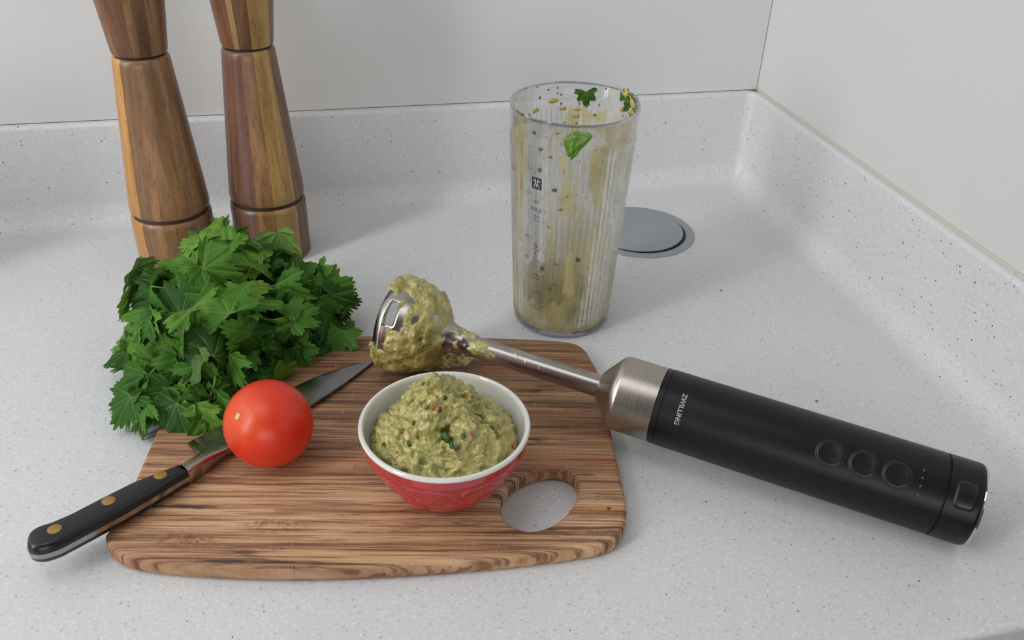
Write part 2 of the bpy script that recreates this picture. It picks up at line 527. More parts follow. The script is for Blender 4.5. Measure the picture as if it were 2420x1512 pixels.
def ceramic_red():
    m = Mat('red_glaze', rough=0.16)
    co = m.coord()
    at = m.n('Attribute', attribute_name='relief')
    col = m.mix(m.ramp(m.noise(co, 60, 3), [(0.3, 0), (0.7, 1)]), lin(172, 38, 46), lin(186, 44, 52))
    col = m.mix(m.math('MULTIPLY', at.outputs['Fac'], 0.35), col, lin(206, 78, 84))
    m.color(col)
    m.b.inputs['Coat Weight'].default_value = 0.5
    m.b.inputs['Coat Roughness'].default_value = 0.08
    return m.m
MAT_RED = ceramic_red()
MAT_WHITE = Mat('white_glaze', base=lin(214, 214, 208), rough=0.15, Coat_Weight=0.4).m

def clear_plastic(name='clear_plastic', tint=(0.985, 0.985, 0.99, 1), clear=0.45):
    m = Mat(name, base=tint, rough=0.04, IOR=1.45, Transmission_Weight=1.0)
    t = m.n('BsdfTransparent', {0: tint})
    mx = m.n('MixShader', {0: clear, 1: m.b.outputs[0], 2: t.outputs[0]})
    m.nt.links.new(mx.outputs[0], m.out.inputs[0])
    return m.m
MAT_CLEAR = clear_plastic()

def residue_material():
    """Smeared dip on the inside of the jug: patches with see-through gaps."""
    m = Mat('smeared_dip', rough=0.35)
    co = m.coord()
    x, y, z = m.xyz(co)
    streak = m.noise(m.mapping(co, scale=(110, 110, 14)), 1.0, 5, 0.65, 0.8)
    patch = m.noise(m.mapping(co, scale=(34, 34, 16), loc=(2.1, 0.4, 0.8)), 1.0, 4, 0.6, 1.2)
    speck = m.noise(m.mapping(co, scale=(420, 420, 300)), 1.0, 3, 0.6)
    zz = m.math('MULTIPLY', z, 1 / 0.176)
    low = m.ramp(zz, [(0.0, 0.46), (0.10, 0.30), (0.2, 0.08), (0.55, 0.02), (0.86, 0.04), (0.93, -0.0)])
    # keep the clear window of the scale cleaner, the right wall heavier
    ang = m.math('ARCTAN2', y, x)
    win = m.ramp(m.math('ABSOLUTE', m.math('ADD', ang, radians(141))), [(0.16, 0.10), (0.34, 0.0)])
    right = m.ramp(m.math('ABSOLUTE', m.math('ADD', ang, radians(62))), [(0.15, 0.13), (0.5, 0.0)])
    left = m.ramp(m.math('ABSOLUTE', m.math('ADD', ang, radians(172))), [(0.1, 0.09), (0.4, 0.0)])
    s = m.math('ADD', m.math('MULTIPLY', streak, 0.45), m.math('MULTIPLY', patch, 0.55))
    s = m.math('ADD', m.math('ADD', s, low), m.math('SUBTRACT', m.math('ADD', right, left), win))
    thick = m.ramp(s, [(0.545, 0.0), (0.57, 0.65), (0.64, 0.92)])
    film = m.math('MULTIPLY', m.ramp(s, [(0.40, 0.02), (0.5, 0.14)]), m.ramp(speck, [(0.40, 0.5), (0.60, 1.0)]))
    alpha = m.math('MAXIMUM', thick, film)
    col = m.ramp(m.noise(m.mapping(co, scale=(60, 60, 26), loc=(9, 2, 3)), 1.0, 4, 0.6),
                 [(0.30, lin(150, 144, 84)), (0.45, lin(186, 176, 112)), (0.6, lin(214, 200, 140)), (0.75, lin(184, 158, 112))])
    col = m.mix(m.ramp(s, [(0.44, 0.8), (0.58, 0)]), col, lin(214, 214, 200))
    v = m.vor(m.mapping(co, scale=(1, 1, 0.8), loc=(1, 5, 2)), 300)
    c = m.n('SeparateColor', {0: v.outputs['Color']}).outputs
    k = m.math('MULTIPLY', m.ramp(c[0], [(0.85, 0), (0.86, 1)]), m.ramp(v.outputs['Distance'], [(0.2, 1), (0.34, 0)]))
    col = m.mix(m.math('MULTIPLY', k, 0.9), col, m.ramp(c[1], [(0.0, lin(40, 76, 26)), (0.62, lin(60, 96, 30)), (0.66, lin(150, 70, 44)), (0.85, lin(110, 36, 50))], 'CONSTANT'))
    alpha = m.math('MAXIMUM', alpha, m.math('MULTIPLY', k, m.ramp(s, [(0.42, 0), (0.46, 0.9)])))
    m.color(col)
    m.put(m.b.inputs['Alpha'], alpha)
    m.bump(s, 0.6, 0.002)
    return m.m
MAT_RESIDUE = residue_material()
MAT_SEAL = Mat('grimy_sealant', base=lin(196, 190, 178), rough=0.5).m
MAT_GAP = Mat('dark_joint', base=lin(150, 136, 120), rough=0.8).m

# ------------------------------------------------------------------ the setting
XR, YB, ZT = 0.4565, 0.8172, 0.0955      # right wall face, back wall face, top of the upstand
YF = 0.2338                              # front edge of the worktop
def build_worktop():
    # profile: (distance from the wall corner line, z)
    LB = 0.0075                          # ledge depth
    rc = 0.022
    prof = [(0.0, ZT), (LB - 0.004, ZT)]
    for k in range(1, 7):
        a = k / 6 * pi / 2
        prof.append((LB - 0.004 + 0.004 * sin(a), ZT - 0.004 + 0.004 * cos(a)))
    prof.append((LB, 0.06)); prof.append((LB, rc))
    for k in range(1, 11):
        a = k / 10 * pi / 2
        prof.append((LB + rc - rc * cos(a), rc - rc * sin(a)))
    RC = 0.016
    verts, faces = [], []
    rows = []
    NA = 8
    for (d, z) in prof:
        r = max(RC - d, 0.0003)
        row = []
        cx, cy = XR - d - r, YB - d - r
        row.append((-1.3, YB - d, z))
        for k in range(NA + 1):
            a = pi / 2 - k / NA * pi / 2
            row.append((cx + r * cos(a), cy + r * sin(a), z))
        row.append((XR - d, YF, z))
        rows.append(row)
    # flat part
    dl = LB + rc
    n = len(rows[0])
    for row in rows: verts += row
    for i in range(len(rows) - 1):
        for k in range(n - 1):
            faces.append((i * n + k, i * n + k + 1, (i + 1) * n + k + 1, (i + 1) * n + k))
    o = (len(rows) - 1) * n
    b = len(verts)
    verts += [(-1.3, YF + 0.004, 0), (XR - dl, YF + 0.004, 0)]
    # last row is at distance dl: one flat polygon
    faces.append(tuple([o + k for k in range(n - 1)] + [b + 1, b]))
    # front rounded edge and drop
    fr = []
    for k in range(0, 7):
        a = k / 6 * pi / 2
        y = YF + 0.004 - 0.004 * sin(a); z = -0.004 + 0.004 * cos(a)
        fr.append((y, z))
    fr += [(YF, -0.038), (YF + 0.02, -0.040)]
    s = len(verts)
    for (y, z) in fr: verts += [(-1.3, y, z), (XR, y, z)]
    for k in range(len(fr) - 1):
        faces.append((s + 2 * k, s + 2 * k + 1, s + 2 * k + 3, s + 2 * k + 2))
    # underside and back so that it is a solid slab
    return mesh('worktop', verts, faces, MAT_STONE, None, True, 60)
wt = build_worktop()
tag(wt, 'pale grey speckled solid worktop with a coved upstand along both walls', 'worktop')

def box(name, a, b, mat, parent=None):
    x0, y0, z0 = a; x1, y1, z1 = b
    v = [(x0, y0, z0), (x1, y0, z0), (x1, y1, z0), (x0, y1, z0), (x0, y0, z1), (x1, y0, z1), (x1, y1, z1), (x0, y1, z1)]
    f = [(0, 3, 2, 1), (4, 5, 6, 7), (0, 1, 5, 4), (1, 2, 6, 5), (2, 3, 7, 6), (3, 0, 4, 7)]
    return mesh(name, v, f, mat, parent, False)
wb = tag(box('wall_back', (-1.3, YB, ZT + 0.0007), (XR - 0.0008, YB + 0.06, 2.2), MAT_PANEL), kind='structure')
wr = tag(box('wall_right', (XR, YF - 0.5, ZT + 0.0007), (XR + 0.06, YB + 0.06, 2.2), MAT_PANEL), kind='structure')
tag(box('trim_1', (-1.3, YB + 0.0004, ZT - 0.002), (XR, YB + 0.02, ZT + 0.002), MAT_GAP), kind='structure')
tag(box('trim_2', (XR - 0.002, YB + 0.0006, ZT), (XR + 0.001, YB + 0.02, 2.2), MAT_GAP), kind='structure')
# bead of sealant along the right-hand upstand, slightly uneven
pts = []
y = YB - 0.001
rad = []
while y > YF - 0.02:
    pts.append((XR - 0.0006 + 0.0003 * noise.noise(Vector((y * 60, 0, 0))), y, ZT + 0.0006))
    rad.append(0.0015 + 0.0004 * noise.noise(Vector((y * 90, 3, 0))))
    y -= 0.006
v, f = tube_data(pts, rad, 8)
tag(mesh('trim_3', v, f, MAT_SEAL), kind='structure')

# ------------------------------------------------------------------ pop-up socket cover
def build_socket():
    c = Vector((0.2975, 0.7065, 0))
    t = tag(empty('socket_cover', c), 'round satin metal pop-up socket cover set flush in the worktop behind the clear jug', 'socket cover')
    lathe('flange', [(0.0445, 0.0), (0.0450, 0.0010), (0.0455, 0.0014), (0.0518, 0.0014), (0.0528, 0.0009), (0.0531, 0.0)], MAT_LID, t, 128, False, False)
    lathe('well', [(0.0447, 0.0004), (0.001, 0.0004)], MAT_GROOVE, t, 64, False, True)
    M = Matrix.Translation((-0.0010, 0.0010, 0.0)) @ Matrix.Rotation(radians(0.8), 4, 'X')
    lathe('lid', [(0.0425, 0.0006), (0.0434, 0.0016), (0.0432, 0.0026), (0.0420, 0.0030), (0.001, 0.0032)], MAT_LID, t, 128, False, True, M=M)
build_socket()

# ------------------------------------------------------------------ mills
BR = lambda *c: lin(*c)
P_YEL = (lin(206, 158, 88), lin(168, 118, 58))
P_YEL2 = (lin(190, 154, 92), lin(146, 110, 62))
P_BRN = (lin(164, 122, 80), lin(112, 80, 52))
P_DRK = (lin(138, 98, 66), lin(90, 62, 45))
P_PUR = (lin(140, 98, 72), lin(98, 66, 54))
P_RED = (lin(148, 98, 58), lin(86, 52, 32))
def build_mill(name, loc, rz, mats, s=1.0):
    t = empty(name, loc)
    mb, mh = mats
    base = [(0.0290, 0.0), (0.0318, 0.0008), (0.0324, 0.002), (0.0324, 0.0470), (0.0321, 0.0496), (0.0306, 0.0514)]
    groove = [(0.0296, 0.0508), (0.0290, 0.0530), (0.0296, 0.0556)]
    body = [(0.0304, 0.0548), (0.0315, 0.0560), (0.0318, 0.0585), (0.0312, 0.066)]
    for k in range(1, 9):
        u = k / 8
        body.append((0.0312 + (0.0214 - 0.0312) * u, 0.066 + (0.1745 - 0.066) * u))
    body += [(0.0210, 0.1785), (0.0202, 0.1805), (0.0188, 0.1815)]
    gap = [(0.0185, 0.1810), (0.0185, 0.1832)]
    head = [(0.0188, 0.1828), (0.0200, 0.1835), (0.0207, 0.1858)]
    for k in range(1, 7):
        u = k / 6
        head.append((0.0207 + 0.0112 * u, 0.1858 + 0.105 * u))
    head += [(0.0318, 0.2950), (0.0305, 0.2985), (0.0270, 0.3010), (0.001, 0.3020)]
    sc = lambda p: [(r * s, z) for r, z in p]
    a = lathe('base', sc(base), mb, t, 96, True, True)
    g = lathe('groove', sc(groove), MAT_GROOVEWOOD, t, 96, True, True)
    b = lathe('body', sc(body), mb, t, 96, True, True)
    c = lathe('neck', sc(gap), MAT_GROOVE, t, 64, True, True)
    h = lathe('head', sc(head), mh, t, 96, True, True)
    knob = lathe('knob', [(0.004, 0.3015), (0.006, 0.304), (0.0066, 0.308), (0.0055, 0.312), (0.001, 0.3135)], MAT_CHROME, t, 32, False, True)
    return t
MAT_GROOVEWOOD = Mat('dark_turned_groove', base=lin(70, 46, 34), rough=0.6).m
F1, F2 = -80.5, -86.8           # angle facing the camera for each mill
m1 = stave_material('acacia_staves_left', [(F1 - 120, *P_DRK), (F1 - 100, *P_YEL), (F1 - 50, *P_BRN), (F1 + 70, *P_DRK)])
m1h = stave_material('acacia_head_left', [(F1 - 110, *P_RED), (F1 - 14, *P_BRN), (F1 + 0, *P_DRK), (F1 + 22, *P_BRN), (F1 + 50, *P_RED)])
m2 = stave_material('acacia_staves_right', [(F2 - 110, *P_PUR), (F2 - 18, *P_BRN), (F2 + 8, *P_YEL2), (F2 + 46, *P_DRK), (F2 + 110, *P_YEL)])
m2h = stave_material('acacia_head_right', [(F2 - 110, *P_RED), (F2 - 31, *P_YEL2), (F2 - 20, *P_DRK), (F2 + 8, *P_YEL2), (F2 + 55, *P_PUR)])
mill1 = build_mill('pepper_mill', (-0.1195, 0.7150, 0.0004), 0, (m1, m1h), 1.0)
tag(mill1, 'tall waisted wooden mill with a pale stave down its left side, left of the pair', 'mill')
mill2 = build_mill('pepper_mill', (-0.0410, 0.7270, 0.0004), 0, (m2, m2h), 0.985)
tag(mill2, 'tall waisted wooden mill with a yellow stave right of its centre, right of the pair', 'mill')

# ------------------------------------------------------------------ chopping board
BA = radians(-12.0)
BC = Vector((0.03, 0.43))
BT = 0.012
def w2b(p):
    d = Vector((p.x, p.y)) - BC
    return Vector((d.x * cos(-BA) - d.y * sin(-BA), d.x * sin(-BA) + d.y * cos(-BA)))
def build_board():
    zo = lambda x, y: onz(x, y, 0.0045)
    front = [(254, 1288), (262, 1308), (285, 1327), (330, 1342), (420, 1353), (550, 1361), (690, 1364), (850, 1361), (1000, 1353), (1150, 1341), (1280, 1327),
             (1380, 1313), (1432, 1301), (1462, 1281), (1476, 1250), (1478, 1212), (1468, 1158), (1452, 1085), (1439, 1015), (1426, 955), (1411, 895)]
    pts = [w2b(zo(*p)) for p in front]
    back = [(1398, 852), (1382, 826), (1345, 809), (1250, 802), (1100, 797), (950, 794), (820, 794), (700, 796)]
    pts += [w2b(onz(x, y, BT - 0.001)) for x, y in back]
    L = w2b(onz(383, 985, BT)); L2 = w2b(onz(325, 1118, BT)); 
    d = (L - L2).normalized()
    c = pts[-1]
    # straight left edge on to a rounded far corner
    top = L + d * 0.082
    pts += [Vector((top.x + 0.035, c.y + 0.001)), Vector((top.x + 0.012, c.y - 0.002)), Vector((top.x + 0.001, c.y - 0.011)), top - d * 0.02, L, L2,
            w2b(onz(297, 1180, BT)), w2b(onz(270, 1240, 0.010)), w2b(onz(257, 1268, 0.0075))]
    loop = smooth_closed(pts, 3)
    hole_px = [(1184, 1200), (1187, 1170), (1208, 1141), (1245, 1118), (1290, 1105), (1330, 1106), (1357, 1121), (1367, 1148), (1361, 1180), (1341, 1211), (1310, 1236), (1275, 1250), (1245, 1253), (1212, 1241), (1192, 1223)]
    hole = smooth_closed([w2b(onz(x, y, BT)) for x, y in hole_px], 3)
    area_ = lambda L_: sum(L_[i - 1].x * L_[i].y - L_[i].x * L_[i - 1].y for i in range(len(L_)))
    if area_(loop) < 0: loop.reverse()
    if area_(hole) < 0: hole.reverse()
    rings = [(0.0030, BT), (0.0012, BT - 0.0005), (0.0003, BT - 0.0016), (0.0, BT - 0.0034), (0.0, 0.0038), (0.0006, 0.0016), (0.0022, 0.0003), (0.004, 0.0)]
    hr = [(0.0022, BT), (0.0009, BT - 0.0005), (0.0002, BT - 0.0014), (0.0, BT - 0.0030), (0.0, 0.003), (0.0008, 0.0012), (0.002, 0.0)]
    o = slab('chopping_board', loop, rings, MAT_BOARD, None, hole, hr)
    o.location = (BC.x, BC.y, 0.0); o.rotation_euler = (0, 0, BA)
    tag(o, 'worn wooden chopping board with an oval hand hole at its right end', 'chopping board')
build_board()

# ------------------------------------------------------------------ knife
def build_knife():
    b = onz(70, 1295, 0.0205); tip = onz(888, 850, 0.0135)
    ax = Vector((tip.x - b.x, tip.y - b.y, 0)); L = ax.length; ax.normalize()
    tilt = atan2(0.0205 - 0.0134, L)
    ang = atan2(ax.y, ax.x)
    t = empty('kitchen_knife', (b.x, b.y, 0.0205))
    t.rotation_mode = 'XYZ'
    t.rotation_euler = (Matrix.Rotation(ang, 4, 'Z') @ Matrix.Rotation(tilt, 4, 'Y')).to_euler()
    tag(t, 'black-handled steel knife with three brass rivets lying across the board corner', 'knife')
    far = [(-0.0005, 0.0005), (0.0030, 0.0050), (0.0085, 0.0062), (0.0150, 0.0042), (0.0250, 0.0028), (0.0420, 0.0024), (0.0600, 0.0016), (0.0750, -0.0012), (0.0870, -0.0042)]
    near = [(0.0870, -0.0130), (0.0700, -0.0142), (0.0466, -0.0150), (0.0250, -0.0146), (0.0100, -0.0140), (0.0030, -0.0118), (-0.0010, -0.0080), (-0.0020, -0.0040)]
    def dens(pts):
        out = []
        for i in range(len(pts)):
            a, c = Vector(pts[i]), Vector(pts[(i + 1) % len(pts)])
            k = max(1, int((c - a).length / 0.004))
            for j in range(k): out.append(a.lerp(c, j / k))
        return out
    loop = smooth_closed(dens(near[::-1] + far[::-1]), 3)
    a2 = sum(loop[i - 1].x * loop[i].y - loop[i].x * loop[i - 1].y for i in range(len(loop)))
    if a2 < 0: loop.reverse()
    ht = 0.0068
    slab('handle_scale', loop, [(0.0027, ht), (0.0017, ht - 0.0005), (0.0008, ht - 0.0016), (0.0002, ht - 0.0034), (0.0, 0.0016)], MAT_HANDLE, t)
    slab('handle_scale', loop, [(0.0, -0.0016), (0.0003, -0.0036), (0.0012, -0.0050), (0.0026, -0.0062)], MAT_HANDLE, t)
    slab('tang', loop, [(-0.0001, 0.0016), (-0.0001, -0.0016)], MAT_BOLSTER, t)
    for s, y in ((0.0130, -0.0036), (0.0430, -0.0042), (0.0735, -0.0060)):
        rv = lathe('rivet', [(0.0036, ht - 0.0010), (0.0036, ht + 0.00012), (0.0032, ht + 0.00025), (0.0003, ht + 0.0003)], MAT_BRASS, t, 32, False, True)
        rv.location = (s, y, 0)
    # bolster: cross-sections along s: (s, y_far, y_near, half thickness)
    secs = [(0.0868, -0.0042, -0.0130, 0.0064), (0.0900, -0.0040, -0.0128, 0.0062), (0.0960, -0.0030, -0.0122, 0.0058), (0.1010, -0.0012, -0.0115, 0.0050),
            (0.1060, 0.0010, -0.0107, 0.0040), (0.1100, 0.0016, -0.0100, 0.0030), (0.1160, -0.0010, -0.0095, 0.0020), (0.1240, -0.0060, -0.0090, 0.0013)]
    v, f = [], []
    NS = 20
    for (s, yf, yn, h) in secs:
        cy, hw = (yf + yn) / 2, (yf - yn) / 2
        for k in range(NS):
            a = 2 * pi * k / NS
            c_, s_ = cos(a), sin(a)
            e = 0.55
            v.append((s, cy + hw * (abs(c_) ** e) * (1 if c_ > 0 else -1), h * (abs(s_) ** e) * (1 if s_ > 0 else -1)))
    for i in range(len(secs) - 1):
        for k in range(NS):
            k2 = (k + 1) % NS
            f.append((i * NS + k, i * NS + k2, (i + 1) * NS + k2, (i + 1) * NS + k))
    f.append(tuple(range(NS))); f.append(tuple(range((len(secs) - 1) * NS, len(secs) * NS)))
    mesh('bolster', v, f, MAT_BOLSTER, t, True, 50)
    # blade: wedge section, spine towards the viewer
    spine = lambda s: -0.0098 + 0.0006 * (s - 0.103) / 0.08 if s < 0.165 else -0.0093 + 0.0093 * ((s - 0.165) / (L - 0.165)) ** 1.9
    def edge(s):
        if s < 0.178: return 0.0158
        u = (s - 0.178) / (L - 0.178)
        return 0.0158 * (1 - u ** 2.0) ** 0.85 if u < 1 else 0.0
    v, f = [], []
    S = [0.1035] + [0.108 + (L - 0.108) * (k / 44) for k in range(45)]
    S[-1] = L - 0.0002
    for s in S:
        y0, y1 = spine(s), edge(s)
        if y1 < y0 + 0.0002: y1 = y0 + 0.0002
        th = 0.0013 * (1 - 0.6 * max(0, (s - 0.11) / (L - 0.11)))
        if s < 0.106: th = 0.0026
        bev = min(0.0012, (y1 - y0) * 0.3)
        row = [(y0, -th), (y0, th), (y1 - bev, th * 0.45), (y1, 0.0), (y1 - bev, -th * 0.45)]
        v += [(s, y_, z_) for y_, z_ in row]
    for i in range(len(S) - 1):
        for k in range(5):
            k2 = (k + 1) % 5
            f.append((i * 5 + k, (i + 1) * 5 + k, (i + 1) * 5 + k2, i * 5 + k2))
    f.append((0, 1, 2, 3, 4)); n0 = (len(S) - 1) * 5
    f.append((n0 + 4, n0 + 3, n0 + 2, n0 + 1, n0))
    mesh('blade', v, f, MAT_BLADE, t, True, 8)
build_knife()

# ------------------------------------------------------------------ tomato
def build_tomato():
    r = 0.0264
    c = onz(635, 1001, BT + r * 0.985)
    v, f = [], []
    NT, NP = 64, 48
    for i in range(NP + 1):
        th = pi * i / NP
        for k in range(NT):
            a = 2 * pi * k / NT
            d = Vector((sin(th) * cos(a), sin(th) * sin(a), cos(th)))
            rr = r * (1.0 + 0.010 * cos(2 * a + 0.6) * sin(th) + 0.006 * cos(3 * a) * sin(th) ** 2 - 0.04 * exp(-(th / 0.22) ** 2) + 0.03 * exp(-((pi - th) / 0.5) ** 2))
            v.append(d * rr)
    for i in range(NP):
        for k in range(NT):
            k2 = (k + 1) % NT
            f.append((i * NT + k, (i + 1) * NT + k, (i + 1) * NT + k2, i * NT + k2))
    t = empty('tomato', c)
    tag(t, 'ripe red tomato resting on the knife blade at the left of the board', 'tomato')
    # axis through the scar: towards the pixel (558, 985)
    d = ray(558, 983).normalized()
    oc = CAM - c
    bq = oc.dot(d); disc = bq * bq - (oc.dot(oc) - r * r)
    hit = CAM + d * (-bq - sqrt(max(disc, 0)))
    n = (hit - c).normalized()
    t.rotation_mode = 'QUATERNION'
    t.rotation_quaternion = n.to_track_quat('Z', 'Y')
    mesh('skin', v, f, MAT_TOMATO, t, True)
    sc = Mat('tomato_scar', base=lin(206, 188, 120), rough=0.6).m
    vv, ff = [], []
    vv.append((0, 0, r * 0.966))
    for ring, q in ((0.5, 0.0003), (1.0, 0.0)):
        for k in range(16):
            a = 2 * pi * k / 16
            rad = ring * (0.0014 + 0.0006 * cos(2 * a) + 0.0003 * noise.noise(Vector((cos(a) * 2, sin(a) * 2, 1))))
            x_, y_ = rad * cos(a) * 0.8, rad * sin(a) * 2.0
            vv.append((x_, y_, r * 0.9645 + q))
    for k in range(16):
        k2 = (k + 1) % 16
        ff.append((0, 1 + k, 1 + k2)); ff.append((1 + k, 17 + k, 17 + k2, 1 + k2))
    mesh('stem_scar', vv, ff, sc, t, True)
build_tomato()

# ------------------------------------------------------------------ bowl and guacamole
BOWL = Vector((0.0590, 0.3875, BT))
def build_bowl():
    t = tag(empty('bowl', BOWL), 'small red ramekin bowl with raised leaf pattern and white inside', 'bowl')
    H = 0.0480
    R0 = lambda z: 0.0215 + (0.0475 - 0.0215) * (max(0.0, min(1.0, z / 0.040)) ** 0.62) + 0.0016 * max(0.0, (z - 0.036) / 0.012)
    # relief pattern in (arc length, height) space: leaves and fruits
    motifs = []
    n = 9
    for k in range(n):
        a0 = 2 * pi * k / n - 1.75
        motifs.append(('leaf', a0, 0.029, -0.75, 0.0140, 0.0058))
        motifs.append(('leaf', a0 + 0.20, 0.0145, -0.45, 0.0090, 0.0040))
        motifs.append(('disc', a0 + 0.36, 0.032, 0.0, 0.0056, 0.0056))
        motifs.append(('leaf', a0 + 0.50, 0.027, 0.95, 0.0110, 0.0038))
    def relief(a, z, R):
        h = 0.0
        for kind, am, zm, rot, la, lb in motifs:
            da = (a - am + pi) % (2 * pi) - pi
            u, w = da * R, (z - zm) * 1.15
            if abs(u) > 0.017 or abs(w) > 0.017: continue
            cu, cw = u * cos(rot) + w * sin(rot), -u * sin(rot) + w * cos(rot)
            q = (cu / la) ** 2 + (abs(cw) / lb) ** (1.5 if kind == 'leaf' else 2)
            if q < 1.25:
                e = max(0.0, min(1.0, (1.25 - q) / 0.3))
                hh = e
                if kind == 'leaf':
                    hh -= 0.75 * exp(-(cw / 0.0006) ** 2) * (1 if cu < la * 0.8 else 0)
                    hh -= 0.35 * max(0, cos((cu - abs(cw) * 1.1) / 0.0032 * 2 * pi) - 0.55) * 2 * e
                h = max(h, hh)
        fade = min(1, max(0, (z - 0.004) / 0.004)) * min(1, max(0, (0.0445 - z) / 0.003))
        return h * fade
    SEG, NZ = 520, 64
    v, rel = [], []
    prof = [(0.0185, 0.0008), (0.0200, 0.0)]
    for (r, z) in prof:
        for k in range(SEG):
            a = 2 * pi * k / SEG
            v.append((r * cos(a), r * sin(a), z)); rel.append(0)
    ztop = 0.0458
    for i in range(NZ + 1):
        z = ztop * i / NZ
        for k in range(SEG):
            a = 2 * pi * k / SEG
            R = R0(z)
            h = relief(a, z, R)
            v.append(((R + 0.0011 * h) * cos(a), (R + 0.0011 * h) * sin(a), z)); rel.append(min(1, abs(h - 0.5) < 0.3))
    f = []
    rows = NZ + 3
    for i in range(rows - 1):
        for k in range(SEG):
            k2 = (k + 1) % SEG
            f.append((i * SEG + k, i * SEG + k2, (i + 1) * SEG + k2, (i + 1) * SEG + k))
    f.append(tuple(reversed(range(SEG))))
    o = mesh('outer_wall', v, f, MAT_RED, t, True)
    at = o.data.attributes.new('relief', 'FLOAT', 'POINT')
    at.data.foreach_set('value', [float(x) for x in rel])
    rt = R0(ztop)
    inner = [(rt, ztop), (rt + 0.0002, ztop + 0.0008), (rt, H - 0.0006), (rt - 0.0007, H), (rt - 0.0020, H), (rt - 0.0029, H - 0.0008), (rt - 0.0033, H - 0.003)]
    for z in (0.040, 0.033, 0.026, 0.019, 0.012, 0.007):
        inner.append((R0(z) - 0.0033, z))
    inner += [(0.012, 0.0045), (0.001, 0.0042)]
    lathe('white_lining', inner, MAT_WHITE, t, 160, False, True)
build_bowl()

def fbm(p, s, o=3):
    return noise.fractal(Vector((p[0] * s, p[1] * s, p[2] * s)), 1.0, 2.0, o)

def bit(mat, p, s, name, parent, seed, flat=0.5, jag=0.5):
    """small irregular chopped piece"""
    rnd = random.Random(seed)
    bm = bmesh.new()
    bmesh.ops.create_icosphere(bm, subdivisions=2, radius=1.0)
    off = Vector((rnd.random() * 50, rnd.random() * 50, rnd.random() * 50))
    S = Vector((1.0, 0.45 + 0.5 * rnd.random(), flat))
    for q in bm.verts:
        k = 1 + jag * noise.noise(q.co * 1.6 + off)
        q.co = Vector((q.co.x * S.x, q.co.y * S.y, q.co.z * S.z)) * k * s
    me = bpy.data.meshes.new(name)
    bm.to_mesh(me); bm.free()
    me.polygons.foreach_set('use_smooth', [True] * len(me.polygons))
    me.materials.append(mat)
    o = bpy.data.objects.new(name, me)
    COL.objects.link(o)
    if parent: o.parent = parent
    o.location = p
    o.rotation_euler = (rnd.random() * 6, rnd.random() * 6, rnd.random() * 6)
    return o

